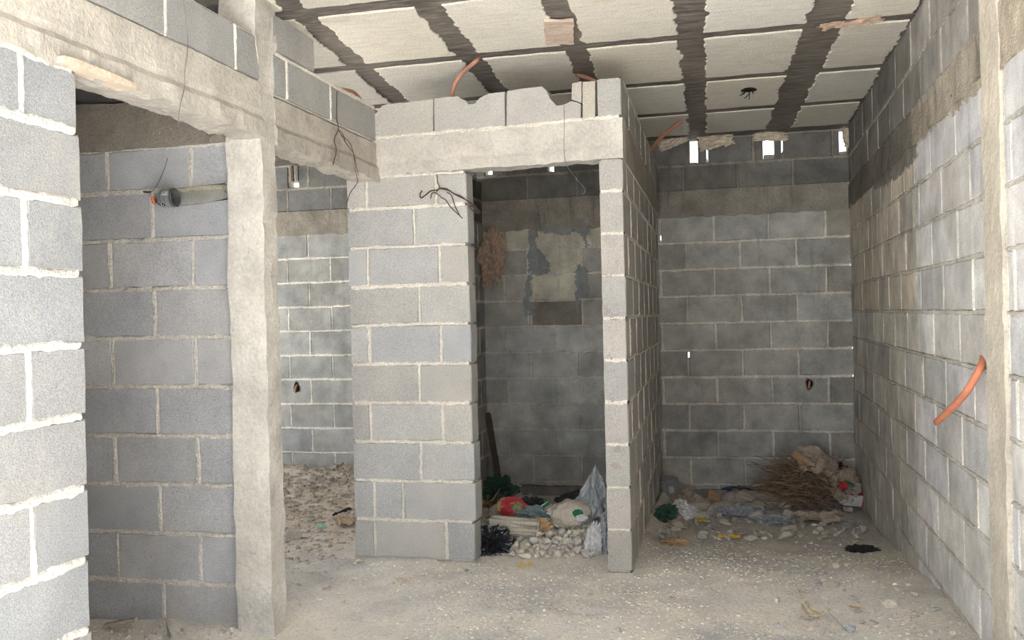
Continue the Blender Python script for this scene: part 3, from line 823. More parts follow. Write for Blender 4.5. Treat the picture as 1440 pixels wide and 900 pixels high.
def tube(mb, pts, r, seg=8, m=0, tint=(1, 1, 1), smooth_n=6, cap=True, hollow=0, taper=1.0):
    P = [Vector(p) for p in pts]
    if len(P) > 2 and smooth_n > 1:
        Q = []
        for i in range(len(P)-1):
            p0 = P[max(0, i-1)]; p1 = P[i]; p2 = P[i+1]; p3 = P[min(len(P)-1, i+2)]
            for k in range(smooth_n):
                t = k/smooth_n
                Q.append(.5*((2*p1)+(p2-p0)*t+(2*p0-5*p1+4*p2-p3)*t*t+(3*p1-p0-3*p2+p3)*t**3))
        Q.append(P[-1]); P = Q
    vs = []; F = []; prev = None
    for i, p in enumerate(P):
        d = (P[min(i+1, len(P)-1)]-P[max(0, i-1)]).normalized()
        a = d.orthogonal().normalized() if prev is None else (prev-d*prev.dot(d)).normalized()
        prev = a; b = d.cross(a); rr_ = r*(1+(taper-1)*i/max(1, len(P)-1))
        for k in range(seg): vs.append(p+(a*math.cos(2*PI*k/seg)+b*math.sin(2*PI*k/seg))*rr_)
    n = len(P)
    for i in range(n-1):
        for k in range(seg): F.append([i*seg+k, i*seg+(k+1) % seg, (i+1)*seg+(k+1) % seg, (i+1)*seg+k])
    if hollow:
        for end, sgn in ((0, 1), (n-1, -1)):
            c = P[end]; d = (P[min(end+1, n-1)]-P[max(0, end-1)]).normalized()*sgn
            o = len(vs)
            for k in range(seg): vs.append(c+(vs[end*seg+k]-c)*hollow)
            for k in range(seg): vs.append(c+(vs[end*seg+k]-c)*hollow+d*r*1.2)
            for k in range(seg):
                j = (k+1) % seg
                f1 = [end*seg+j, end*seg+k, o+k, o+j]; f2 = [o+j, o+k, o+seg+k, o+seg+j]
                F += [f1, f2] if sgn > 0 else [f1[::-1], f2[::-1]]
            cap_ = [o+seg+k for k in range(seg)]; F.append(cap_[::-1] if sgn > 0 else cap_)
    elif cap: F += [list(range(seg))[::-1], [(n-1)*seg+k for k in range(seg)]]
    mb.add(vs, F, m, tint); return mb
def tube_obj(name, pts, r, mat, label, cat, group=None, **kw):
    at = Vector(pts[0]); mb = MB(); tube(mb, pts, r, **kw)
    return tag(mb.build(name, mat, smooth=True, at=at), label, cat, group)

def crumple(name, loc, s, mat, label, cat, rz=0, tilt=(0, 0), amp=.35, freq=2.2, sub=4, seed=0, group=None, flat=.0, parent=None, smooth=False, taper=0, tint=None):
    """closed crumpled lump: ridged noise on a ball, squashed to the size asked for"""
    bm = bmesh.new(); bmesh.ops.create_icosphere(bm, subdivisions=max(sub, 4), radius=1)
    for v in bm.verts:
        p = v.co.copy(); q = p+Vector((seed*3.7, seed*1.3, -seed*2.1))
        r = 1+amp*(.9-3.2*abs(noise.noise(q*freq)))*.75+amp*.62*(.8-3.0*abs(noise.noise(q*freq*2.3+Vector((7, 1, 3)))))+amp*.3*(.6-2.4*abs(noise.noise(q*freq*5.2)))-amp*.12
        p = p*r
        if taper: k = 1-taper*max(0, (p.z+.3)); p.x *= k; p.y *= k
        if flat and p.z < -flat: p.z = -flat+(p.z+flat)*.15
        v.co = Vector((p.x*s[0], p.y*s[1], p.z*s[2]))
    o = bm_obj(name, bm, mat, parent, loc, (tilt[0], tilt[1], rz), smooth=smooth, tint=tint or ((.47, .44, .395) if name == 'cement_lump' else (.60, .56, .49) if name == 'stone' else (1, 1, 1)))
    if label: tag(o, label, cat, group)
    return o
def sheet_mb(w, h, th, amp, freq, seed, n=14, ragged=.0, curl=0, m=0):
    """thin crumpled sheet with two sides, local XY"""
    mb = MB(); vs = []
    def pt(i, j, dz):
        u = (i/n-.5); v = (j/n-.5)
        x, y = u*w, v*h
        if ragged and (i in (0, n) or j in (0, n)):
            x += ragged*w*noise.noise(Vector((i*.9, j*.9, seed))); y += ragged*h*noise.noise(Vector((i*.9, j*.9, seed+9)))
        z = amp*(1-2*abs(noise.noise(Vector((u*freq+seed, v*freq, seed)))))+amp*.5*noise.noise(Vector((u*freq*2.6, v*freq*2.6+seed, 3)))+curl*(u*u*4)
        return (x, y, z+dz)
    for dz in (0, -th):
        for i in range(n+1):
            for j in range(n+1): vs.append(pt(i, j, dz))
    k = (n+1)*(n+1); F = []
    for i in range(n):
        for j in range(n):
            f = [i*(n+1)+j, (i+1)*(n+1)+j, (i+1)*(n+1)+j+1, i*(n+1)+j+1]
            F.append(f); F.append([a+k for a in f[::-1]])
    rim = [i*(n+1) for i in range(n)]+[n*(n+1)+j for j in range(n)]+[i*(n+1)+n for i in range(n, 0, -1)]+[j for j in range(n, 0, -1)]
    for a, b in zip(rim, rim[1:]+rim[:1]): F.append([b, a, a+k, b+k])
    mb.add(vs, F, m); return mb
def sheet(name, loc, w, h, mat, label, cat, rot=(0, 0, 0), amp=.01, freq=4, seed=1, th=.0012, n=14, ragged=.12, curl=0, parent=None, group=None):
    o = sheet_mb(w, h, th, amp, freq, seed, n, ragged, curl).build(name, mat, parent)
    o.location = loc; o.rotation_euler = rot
    if label: tag(o, label, cat, group)
    return o
def on_ground(px, py, dz=0): p = ground(px, py); return Vector((p.x, p.y, hgt(p.x, p.y)+dz))
#PART2
# ------------------------------------------------------------------ the bottle wired against the inner wall
def lathe(mb, axis_o, ax, prof, seg=28, m=0, th0=0, th1=2*PI, closed=True):
    ax = Vector(ax).normalized(); a = ax.orthogonal().normalized(); a = (Vector((0, 0, 1))-ax*ax.z).normalized(); b = ax.cross(a)
    o = Vector(axis_o); vs = []; F = []
    full = abs(th1-th0-2*PI) < 1e-6; n = seg if full else seg+1
    for (s, r) in prof:
        for k in range(n):
            t = th0+(th1-th0)*k/seg; vs.append(o+ax*s+(a*math.cos(t)+b*math.sin(t))*r)
    for i in range(len(prof)-1):
        for k in range(seg):
            k2 = (k+1) % n; F.append([i*n+k, i*n+k2, (i+1)*n+k2, (i+1)*n+k])
    mb.add(vs, F, m)
bp0 = at_y(213, 282, 3.478); bp1 = at_y(319, 269, 3.478)
bax = (bp1-bp0); BL = bax.length; bax.normalize()
bottle = empty('plastic_bottle', bp0)
tag(bottle, 'clear plastic drink bottle with silver sleeve tied sideways on the inner wall', 'bottle')
px_ = 3.478/1315.4
def lobj(name, prof, mat, parent, th0=0, th1=2*PI, seg=32, smooth=True):
    mb = MB(); lathe(mb, (0, 0, 0), bax, prof, seg, 0, th0, th1); return mb.build(name, mat, parent, smooth=smooth)
u = px_
body = [(0, .0115), (5*u, .0118), (7*u, .0118), (9*u, .014), (13*u, .023), (17*u, .031), (22*u, .036), (30*u, .0385), (42*u, .0385), (44*u, .0370), (47*u, .0372),
        (60*u, .0378), (61*u, .0365), (63*u, .0378), (76*u, .0380), (77*u, .0367), (79*u, .0380), (92*u, .0382), (98*u, .037), (BL-.006, .034), (BL, .024), (BL-.008, .010), (BL-.008, .0005)]
inner = [(s-(0 if i < len(body)-4 else .0012), max(.0004, r-.0009)) for i, (s, r) in enumerate(body)]
lobj('bottle_body', body+inner[::-1]+[body[0]], M['clear'], bottle)
lobj('neck_ring', [(4*u, .0119), (4*u, .0165), (7*u, .0165), (7*u, .0119)], M['bottle_orange'], bottle)
sl = lobj('label_sleeve', [(11.5*u, .0195), (13*u, .0236), (17*u, .0316), (22*u, .0366), (30*u, .0391), (42*u, .0391), (44*u, .0380)], M['sleeve'], bottle)
lobj('label_band', [(40.5*u, .0394), (43.5*u, .0394)], mat_flat('dark_band', (.08, .09, .11), .4), sl)
# printed swirls, barcode and round badges on the sleeve
def rad(s):
    P_ = [(11.5*u, .0195), (13*u, .0236), (17*u, .0316), (22*u, .0366), (30*u, .0391), (42*u, .0391), (44*u, .0380)]
    for (a, b), (c, d) in zip(P_, P_[1:]):
        if a <= s <= c: return b+(d-b)*(s-a)/(c-a)
    return .0385
def patch(name, s0, s1, t0, t1, mat, off, parent, n=6):
    return lobj(name, [(s0+(s1-s0)*i/n, rad(s0+(s1-s0)*i/n)+off) for i in range(n+1)], mat, parent, t0, t1, 10)
# angle of the side that looks at the room (-Y and a little down)
a_ = (Vector((0, 0, 1))-bax*bax.z).normalized(); b_ = bax.cross(a_)
vw = (CAM-(bp0+bp1)/2).normalized(); tv = math.atan2(vw.dot(b_), vw.dot(a_))
sg = 1 if (a_*math.cos(tv+.1)+b_*math.sin(tv+.1)).z < (a_*math.cos(tv)+b_*math.sin(tv)).z else -1   # +sg turns downwards
def ta(x): return tv+sg*x
def pt(name, s0, s1, x0, x1, mat, off, parent): q = sorted((ta(x0), ta(x1))); return patch(name, s0*u, s1*u, q[0], q[1], mat, off, parent)
bc = pt('barcode', 27.5, 37, -.98, -.42, M['white'], .0004, sl)
mbb = MB()
for k in range(9):
    s0 = 29.2+k*.72; q = sorted((ta(-.92), ta(-.52)))
    lathe(mbb, (0, 0, 0), bax, [(s0*u, rad(s0*u)+.0007), ((s0+[.4, .25, .5, .3, .25, .45, .3, .5, .3][k])*u, rad((s0+.4)*u)+.0007)], 8, 0, q[0], q[1])
mbb.build('barcode_bars', M['black'], bc)
for s_c, x_c in ((19.5, .62), (28, .62)):
    for rr_, mt, off, nm in ((4.1, M['white'], .0004, 'badge'), (3.3, M['black'], .0008, 'badge'), (1.1, M['white'], .0011, 'badge')):
        mbb = MB(); vs_ = [];
        for k in range(20):
            s_ = (s_c+rr_*math.cos(2*PI*k/20)*.95)*u; t_ = ta(x_c)+rr_*u*math.sin(2*PI*k/20)/.036
            vs_.append(bax*s_+(a_*math.cos(t_)+b_*math.sin(t_))*(rad(s_)+off))
        mbb.add(vs_, [list(range(20))]); mbb.build(nm, mt, sl)
for s0, x0, x1, w_ in ((16, -.15, .35, 2.2), (13.5, -.9, .5, 1.2)): pt('print_mark', s0, s0+w_, x0, x1, M['black'], .0005, sl)
for s0 in (24, 32, 38.5): pt('print_stripe', s0, s0+.7, -.35 if s0 > 25 else -1.2, 1.2, mat_flat('dark_band', (.10, .11, .13), .4), .0003, sl)
Y_ = 3.50
tube_obj('wire', [at_y(202, 270, Y_), at_y(209, 271, Y_), at_y(217, 266, Y_), at_y(225, 252, Y_+.02), at_y(231, 238, Y_+.025), at_y(236, 222, Y_+.03)], .0012, M['wire'], 'thin dark wire holding up the clear bottle on the inner wall', 'wire')
tube_obj('nail', [at_y(202, 270, 3.53), at_y(212, 270, 3.49)], .003, M['wire'], 'dark nail stub in the inner wall beside the bottle neck', 'nail')

# ------------------------------------------------------------------ timber slat jammed under the beam
def plank(name, p0, p1, w, t, mat, label, cat, upv=(0, 0, 1), ragged=.004):
    p0 = Vector(p0); p1 = Vector(p1); d = p1-p0; Ln = d.length; d.normalize()
    s = d.cross(Vector(upv)).normalized(); n = s.cross(d)
    mb = MB(); rough_box(mb, (0, -w/2, -t/2), (Ln, w/2, t/2), max(.012, min(w, t)/2), ragged, 14)
    o = mb.build(name, mat)
    o.matrix_world = Matrix.Translation(p0) @ Matrix((d, s, n)).transposed().to_4x4()
    return tag(o, label, cat) if label else o
plank('timber_board', at_x(78, 83, -1.885), at_x(180, 123, -1.885), .06, .022, M['wood_raw'], 'raw timber slat jammed under the left concrete beam', 'wood')

# ------------------------------------------------------------------ orange conduits
GC_ = 'orange conduit ends'
tube_obj('conduit', [at_x(1384, 498, .83), at_x(1381, 512, .80), at_x(1372, 530, .775), at_x(1352, 560, .745), at_x(1317, 594, .71)], .0125, M['orange'], 'bright orange conduit sticking out of the right block wall', 'conduit', seg=12, hollow=.78)
tube_obj('conduit', [at_z(674, 80, 2.65), at_z(668, 87, 2.60), at_y(652, 101, 4.80), at_y(641, 116, 4.83), at_y(635, 136, 4.85), at_y(634, 146, 4.86)], .011, M['orange_dull'], 'dull orange conduit curving from the ceiling down behind the broken blocks', 'conduit', seg=12)
tube_obj('conduit', [at_y(476, 125.5, 4.32), at_y(484, 126, 4.40), at_y(496, 129, 4.6), at_y(505, 137, 4.72), at_y(513, 149, 4.85), at_y(530, 158, 4.90)], .009, M['orange_dull'], 'dull pink conduit lying over the corner where the left wall ends', 'conduit', seg=10, hollow=.7)
tube_obj('conduit', [at_z(811, 103, 2.66), at_z(816, 106, 2.62), at_y(826, 109, 5.0), at_y(843, 117, 4.88)], .011, M['orange_dull'], 'short orange conduit peeping over the blocks right of the broken notch', 'conduit', seg=10)
tube_obj('conduit', [at_y(957, 171, 6.35), at_y(946, 179, 6.45), at_y(930, 193, 6.6), at_y(919, 206, 6.75), at_y(913, 216, 6.85)], .014, M['orange_dull'], 'dull orange conduit leaning over the dividing wall near the back', 'conduit', seg=12, hollow=.75)

def socket(px, py, Y, w, h, label):
    c = at_y(px, py, Y)
    t = empty('wall_hole', (c.x, c.y-.004, c.z)); tag(t, label, 'hole')
    bm = bmesh.new(); vs_ = []
    RR = random.Random(int(px))
    n = 22
    for ring, (k, d) in enumerate(((1.25, .004), (1.0, -.006), (.92, .004))):
        for i in range(n):
            a = 2*PI*i/n; j = 1+.14*math.sin(3*a+px)+RR.uniform(-.06, .06)
            vs_.append(bm.verts.new((w*k*j*math.cos(a), d, h*k*j*math.sin(a))))
    for r_ in range(2):
        for i in range(n): bm.faces.new([vs_[r_*n+i], vs_[r_*n+(i+1) % n], vs_[(r_+1)*n+(i+1) % n], vs_[(r_+1)*n+i]])
    bm_obj('chipped_rim', bm, M['mortar_old'], t, tint=(.40, .375, .34))
    bm = bmesh.new(); f = [bm.verts.new((w*1.0*math.cos(2*PI*i/n), 0, h*1.0*math.sin(2*PI*i/n))) for i in range(n)]; bm.faces.new(f)
    bm_obj('cavity', bm, M['dark'], t)
    mb = MB(); tube(mb, [(.004, .02, h*.55), (.0, -.012, .01), (-.006, -.03, -h*.7)], w*.33, 10, hollow=.7); mb.build('conduit_end', M['orange_dull'], t, smooth=True)
socket(417.5, 545, 7.44, .028, .048, 'dark outlet hole with a conduit end in the far left back wall')
socket(1138, 540, 7.44, .026, .04, 'dark outlet hole with a conduit end in the right part of the back wall')
# ceiling outlet
c = at_z(1053, 127, 2.626)
t = tag(empty('ceiling_outlet', (c.x, c.y, 2.626)), 'black outlet hole with wires in a foam ceiling panel', 'outlet')
bm = bmesh.new(); n = 24
f = [bm.verts.new((.045*(1+.12*math.sin(3*a))*math.cos(a), .05*math.sin(a), 0)) for a in [2*PI*i/n for i in range(n)]]; bm.faces.new(f[::-1])
f2 = [bm.verts.new((v.co.x, v.co.y, .02)) for v in f]
for i in range(n): bm.faces.new([f[i], f[(i+1) % n], f2[(i+1) % n], f2[i]])
bm_obj('cavity', bm, M['dark'], t)
mb = MB()
for k in range(4):
    a = R.uniform(0, 6.28); tube(mb, [(.02*math.cos(a), .02*math.sin(a), .01), (.03*math.cos(a), .03*math.sin(a), -.015), (.055*math.cos(a+.6), .04*math.sin(a+.6), -.010-.01*k)], .0028, 6)
tube(mb, [(.0, 0, 0), (.004, 0, -.03), (.0, .004, -.055)], .0025, 6)
mb.build('wire_tail', M['black'], t, smooth=True)

# ------------------------------------------------------------------ wires
def wire(pts, r, mat, label, extra=()):
    at = Vector(pts[0]); mb = MB(); tube(mb, pts, r, 6)
    for e in extra: tube(mb, e, r*.8, 6)
    return tag(mb.build('wire', mat, smooth=True, at=at), label, 'wire')
wx = lambda L_, X: [at_x(a, b, X) for a, b in L_]
wy = lambda L_, Y: [at_y(a, b, Y) for a, b in L_]
wire(wx([(254, -14), (260, 20), (264, 62), (260, 100), (259, 125), (253, 150), (250, 176)], XL+.022), .0016, M['wire_grey'], 'thin grey wire hanging in front of the first left beam')
wire(wx([(474, 128), (473.5, 150), (474, 170), (476, 182), (470, 196), (473, 212), (468, 232)], XL+.014), .0022, M['wire'], 'rusty tie wire dangling over the far end of the left beam',
     [wx([(475, 181), (484, 197), (490, 206), (497, 216), (501, 232), (504, 247)], XL+.02), wx([(480, 190), (492, 201), (498, 222), (500, 240), (503, 254), (499, 262), (492, 272), (488, 285)], XL+.026), wx([(475, 182), (482, 188), (486, 200)], XL+.016)])
zw = lambda L_: [at_y(560+a*.0972, 240+b*.0972, 4.722-.0*i) for i, (a, b) in enumerate(L_)]
wire(zw([(345, 290), (315, 340), (330, 395), (400, 350), (470, 295), (570, 278), (610, 255), (700, 265), (800, 330), (900, 370), (1000, 440), (1080, 520), (1150, 590)]), .0034, M['wire'], 'twisted rusty tie wire poking from the partition left of the doorway',
     [zw([(560, 60), (570, 170), (600, 240), (570, 290)]), zw([(610, 262), (720, 285), (830, 350), (960, 415), (1060, 470), (1180, 595), (1130, 610), (1060, 560), (1020, 500)]), zw([(560, 330), (620, 385), (690, 430), (760, 530), (930, 690)]), zw([(700, 310), (770, 360), (820, 510), (890, 650)]), zw([(545, 320), (490, 325), (468, 400)]), zw([(570, 280), (545, 320), (560, 340)])])
wire(wy([(793, 148), (793.5, 175), (793, 200), (794, 222), (799, 236), (811, 252), (823, 267), (818, 274)], 4.60), .0016, M['wire_grey'], 'fine pale wire hanging from the broken notch over the narrow doorway')

# ------------------------------------------------------------------ scraps at the ceiling
o = plank('timber_offcut', at_z(786, 28, 2.627), at_z(787, 60, 2.627), .135, .016, mat_wood('pink_timber', (.42, .31, .25), (.66, .55, .46), (60, 6, 60)), 'pinkish timber offcut stuck to the foam ceiling', 'wood', ragged=.006)
s = sheet('paper_scrap', at_z(1196, 34, 2.626), .26, .10, M['paper'], 'brown paper scrap stuck to a ceiling joist near the right wall', 'paper', (0, 0, -.25), .012, 3, 5, ragged=.16)
p = at_y(946, 199, 7.35); sheet('paper_scrap', (p.x, 7.37, p.z), .22, .09, M['kraft'], 'torn tan paper left of the leftmost light slot of the right-hand room', 'paper', (PI/2-.25, -.35, 0), .014, 3, 8, ragged=.22, n=18)
p = at_y(1006, 197, 7.35); sheet('paper_scrap', (p.x, 7.37, p.z), .25, .13, M['kraft'], 'large torn tan paper right of the leftmost light slot of the right-hand room', 'paper', (PI/2-.25, -.2, 0), .016, 3, 28, ragged=.24, n=18)
p = at_y(1082, 187, 7.35); sheet('paper_scrap', (p.x, 7.36, 2.598), .24, .07, M['kraft'], 'torn tan paper hanging over the middle light slot of the right-hand room', 'paper', (PI/2-.3, .05, 0), .015, 3, 12, ragged=.2, n=16)
p = at_y(1190, 192, 7.35); sheet('paper_scrap', (p.x+.01, 7.37, 2.56), .07, .15, M['kraft'], 'narrow tan paper strip beside the light slot next to the right wall', 'paper', (PI/2-.2, -.1, .2), .01, 3, 15, ragged=.2)
p = at_y(411, 246, 7.40); plank('timber_peg', (p.x, 7.40, p.z+.08), (p.x+.005, 7.39, p.z-.055), .022, .02, M['wood_old'], 'short dark timber peg above the light gap in the far left wall', 'wood', (1, 0, 0))

# ------------------------------------------------------------------ narrow doorway room: rubbish heap
p = at_y(690, 364, 7.18)
o = crumple('paper_bag', (p.x+.01, 7.18, p.z), (.085, .075, .19), M['paper'], 'crumpled brown paper bag hanging on the wall inside the narrow doorway', 'bag', rz=.3, tilt=(.0, .1), amp=.42, freq=1.5, seed=3, sub=5)
b0 = at_y(709, 692, 6.9); b0.z = hgt(b0.x, b0.y)-.01
plank('timber_pole', b0, at_y(686, 582, 7.40), .042, .035, M['wood_old'], 'dark timber pole leaning in the corner of the narrow doorway room', 'wood', (0, 1, 0), .003)
def gput(px, py, lift): p = ground(px, py); return Vector((p.x, p.y, hgt(p.x, p.y)+lift))
def zd(a, b): return 664+a*200/1125, 640+b*200/1125       # reading marks of the doorway heap
def at_heap(a, b, Y): return at_y(*zd(a, b), Y)
# the green bag on the left, leaning against the side wall
c = at_heap(228, 300, 6.75); o = crumple('plastic_bag', c, (.115, .08, .135), M['greenbag'], 'dark green printed plastic bag on top of the heap below the timber pole', 'bag', rz=.5, tilt=(.1, -.3), amp=.30, freq=1.7, seed=6, sub=5)
sheet('plastic_flap', (.10, -.02, -.02), .13, .10, M['whitebag'], None, None, (1.2, .4, .3), .02, 3, 4, parent=o)
c = at_heap(330, 305, 6.70)
c = gput(*zd(400, 470), .05); rock('stone', c, (.085, .075, .085), 'rounded grey stone at the back of the doorway heap below the timber pole', tint=(.40, .375, .34), n=26)
c = gput(*zd(195, 540), .05); rock('stone', c, (.085, .07, .08), 'large angular stone beside the dry stalks at the left of the heap', tint=(.46, .43, .39), n=14)
# dry stalks
for k, pts in enumerate(([(60, 430, 6.0), (160, 440, 6.0), (300, 432, 6.2), (480, 440, 6.4)], [(70, 545, 5.7), (150, 460, 6.0), (280, 370, 6.3), (400, 240, 6.6)], [(60, 410, 6.1), (160, 350, 6.4), (220, 260, 6.6)])):
    tube_obj('dry_stalk', [at_heap(a, b, y) for a, b, y in pts], .008, M['straw'], ['long pale stalk lying level across the left of the doorway heap', 'pale stalk rising steeply from the doorway heap toward the back wall', 'short pale stalk in front of the green bag in the doorway heap'][k], 'stalk', 'dry stalks in the doorway heap' if 0 else None, taper=.5)
mb = MB(); RR = random.Random(8)
for k in range(60):
    a = RR.uniform(60, 240); b = RR.uniform(380, 640); p0 = at_heap(a, b, 5.6+.9*(640-b)/260); d = Vector((RR.uniform(-1, 1), RR.uniform(-.5, .5), RR.uniform(-.5, .7)))*.13
    p0.z = max(p0.z, hgt(p0.x, p0.y)+.01); q = p0+d; q.z = max(q.z, hgt(q.x, q.y)+.01)
    if q.x < -1.98: q.x = -1.98
    tube(mb, [p0, p0+d*.5+Vector((0, 0, .02)), q], RR.uniform(.002, .0045), 5, smooth_n=3, taper=.4)
tag(mb.build('twig_litter', M['twig'], smooth=True), 'tangle of thin dry twigs at the left of the doorway heap', 'twigs', kind='stuff')
# red packet
c = gput(*zd(365, 560), .085); o = crumple('snack_packet', c, (.115, .03, .07), M['redbag'], 'red snack packet in the middle of the doorway heap', 'packet', rz=-.2, tilt=(-.6, .45), amp=.22, freq=1.8, seed=2, sub=4)
crumple('packet_print', (-.01, -.022, .005), (.046, .012, .036), M['ink'], None, None, amp=.2, freq=2.5, seed=4, sub=3, parent=o)
o2 = crumple('packet_lining', (-.10, 0, -.015), (.035, .018, .045), M['card'], None, None, amp=.2, freq=2.5, seed=5, sub=3, parent=o)
# long concrete lump
c = gput(*zd(340, 655), .06)
bm = bmesh.new(); RR = random.Random(4)
bm = hull([Vector((x+RR.uniform(-.012, .012), .055*math.cos(a)*RR.uniform(.9, 1.05), .06*math.sin(a)*RR.uniform(.9, 1.05))) for x in (-.14, .14) for a in [2*PI*k/9 for k in range(9)]])
bmesh.ops.bevel(bm, geom=bm.edges[:], offset=.010, segments=2, affect='EDGES'); bmesh.ops.recalc_face_normals(bm, faces=bm.faces)
tag(bm_obj('concrete_chunk', bm, M['stone'], None, c, (0, .04, -.08), (.50, .465, .42)), 'long rounded concrete lump lying in front of the red snack packet', 'rubble')
c = gput(*zd(790, 570), .07); crumple('cement_lump', c, (.12, .09, .085), M['stone'], 'big rounded grey cement lump right of centre in the doorway heap', 'rubble', amp=.12, freq=1.3, seed=9, sub=4, smooth=True)
c = gput(*zd(985, 560), .13); crumple('plastic_bag', c, (.125, .09, .18), M['greybag'], 'peaked grey translucent plastic bag against the right pier of the doorway', 'bag', rz=.4, amp=.26, freq=1.3, seed=13, sub=5, taper=.55)
c = gput(*zd(140, 770), .05); crumple('plastic_bag', c, (.11, .075, .075), M['blackbag'], 'shiny black plastic bag at the left end of the doorway threshold', 'bag', rz=.1, amp=.42, freq=2.4, seed=21, sub=5)
c = gput(*zd(970, 790), .075); crumple('plastic_bag', c, (.042, .035, .085), M['whitebag'], 'small white crumpled plastic bag at the right end of the doorway threshold', 'bag', rz=.4, tilt=(0, .2), amp=.34, freq=2.2, seed=24, sub=4)
c = gput(*zd(1064, 770), .10); c.x = min(c.x, -.72); crumple('plastic_bag', c, (.03, .05, .105), M['lav'], 'narrow bluish patterned bag squeezed against the right pier', 'bag', amp=.32, freq=2.2, seed=27, sub=4)
c = gput(*zd(1000, 730), .06); crumple('cement_lump', c, (.075, .06, .065), M['stone'], 'brownish grey cement lump behind the small white bag', 'rubble', amp=.15, freq=1.5, seed=29, sub=4, smooth=True)
c = gput(*zd(425, 822), .02); rock('stone', c, (.05, .035, .022), 'flat white stone on the ground in front of the doorway heap', tint=(.72, .70, .67), n=12, rz=.1)
# clear bottle, green striped carton, scraps
q0 = gput(*zd(478, 480), .06); q1 = gput(*zd(630, 478), .07)
def small_bottle(name, p0, p1, r, mat, capm, label):
    d = p1-p0; Ln = d.length; d.normalize()
    e = tag(empty(name, p0), label, 'bottle')
    mb = MB(); pr = [(0, r*.3), (.0, r*.9), (.01, r), (Ln*.55, r), (Ln*.60, r*.93), (Ln*.65, r), (Ln*.72, r*.95), (Ln*.86, r*.45), (Ln*.9, r*.36), (Ln*.97, r*.36)]
    inn = [(s_+.001, max(.0005, q_-.001)) for s_, q_ in pr]
    lathe(mb, (0, 0, 0), d, pr+inn[::-1]+[pr[0]], 20); mb.build('bottle_body', mat, e, smooth=True)
    mb = MB(); lathe(mb, (0, 0, 0), d, [(Ln*.94, .0005), (Ln*.94, r*.44), (Ln, r*.44), (Ln, .0005)], 16); mb.build('bottle_cap', capm, e, smooth=True)
small_bottle('plastic_bottle', q0, q1, .034, M['aqua'], M['white'], 'pale green empty bottle lying at the back of the doorway heap')
c = gput(*zd(640, 590), .085); e = tag(empty('drink_carton', c), 'pale carton with a green stripe tilted in the doorway heap', 'carton'); e.rotation_euler = (.3, .5, -.35)
mb = MB(); rough_box(mb, (-.07, -.03, -.035), (.07, .03, .035), .02, .006, 9); mb.build('carton_body', M['whitebag'], e)
mb = MB(); rough_box(mb, (-.062, -.033, -.037), (-.042, .033, .037), .02, .004, 9); mb.build('carton_stripe', M['green'], e)
mb = MB(); rough_box(mb, (-.036, -.0325, -.036), (-.030, .0325, .036), .02, .004, 9); mb.build('carton_stripe', M['redbag'], e)
c = gput(*zd(835, 608), .10); crumple('plastic_scrap', c, (.028, .02, .022), M['green'], 'small bright green plastic scrap right of the big cement lump', 'scrap', amp=.3, seed=31, sub=3)
c = gput(*zd(870, 620), .085); crumple('paper_scrap', c, (.03, .022, .018), M['whitebag'], 'small white scrap beside the bright green one', 'scrap', amp=.3, seed=33, sub=3)
c = gput(*zd(540, 640), .06); crumple('paper_scrap', c, (.06, .03, .035), M['card'], 'ochre paper scrap behind the middle stones of the doorway heap', 'paper', amp=.35, seed=35, sub=4)
c = gput(*zd(480, 530), .09); crumple('plastic_bag', c, (.07, .06, .05), M['cloth'], 'dark crumpled plastic behind the red snack packet', 'bag', amp=.4, seed=37, sub=4)
c = gput(*zd(560, 570), .075); crumple('plastic_bag', c, (.13, .05, .04), mat_flat('teal_plastic', (.14, .19, .19), .5), 'dull blue-green plastic sheet lying behind the striped carton', 'bag', amp=.35, seed=39, sub=4, rz=.1)
c = gput(*zd(860, 465), .08); sheet('tar_paper', c, .30, .16, M['cloth'], 'dark flat sheet leaning beside the grey peaked bag', 'sheet', (.75, -.35, .1), .02, 3, 41, ragged=.15)
# pale stones heaped over the threshold
RR = random.Random(21)
LB = 'pale broken stone heaped across the threshold of the narrow doorway'
spots = []
def free(a, b, r):
    for (x_, y_, q_) in spots:
        if (a-x_)**2+((b-y_)*1.7)**2 < (r+q_)**2*.62: return False
    return True
tries = 0
while len(spots) < 74 and tries < 5000:
    tries += 1
    a = RR.uniform(300, 960); b = RR.uniform(640, 825); r_ = RR.choice([24, 30, 36, 42, 50])
    if b < 700 and (a < 480 or a > 900): continue
    if a < 480 and b < 720: continue
    if not free(a, b, r_): continue
    spots.append((a, b, r_))
for (a, b, r_) in sorted(spots, key=lambda t: t[1]):
    s_ = r_*200/1125*5.0/1315*1.25
    c = gput(*zd(a, b), s_*.75)
    rock('stone', c, (s_*RR.uniform(.9, 1.25), s_*RR.uniform(.7, 1), s_*RR.uniform(.65, .95)), LB, 'stone', 'pale stones on the doorway threshold', (.64, .61, .555), RR, n=RR.choice([10, 14, 18, 24]))
LB2 = 'grey rubble stone among the rubbish inside the narrow doorway room'
k = 0
while k < 40:
    a = RR.uniform(80, 1050); b = RR.uniform(470, 700); s_ = RR.uniform(.025, .06)
    if not free(a, b, s_*900): continue
    spots.append((a, b, s_*900)); k += 1
    c = gput(*zd(a, b), s_*.5); c.x = min(max(c.x, -1.95), -.75)
    rock('rubble_stone', c, (s_*RR.uniform(.9, 1.4), s_*RR.uniform(.7, 1), s_*RR.uniform(.5, .8)), LB2, 'rubble', 'rubble inside the doorway room', (.50, .475, .435), RR, n=RR.choice([9, 12, 16]))

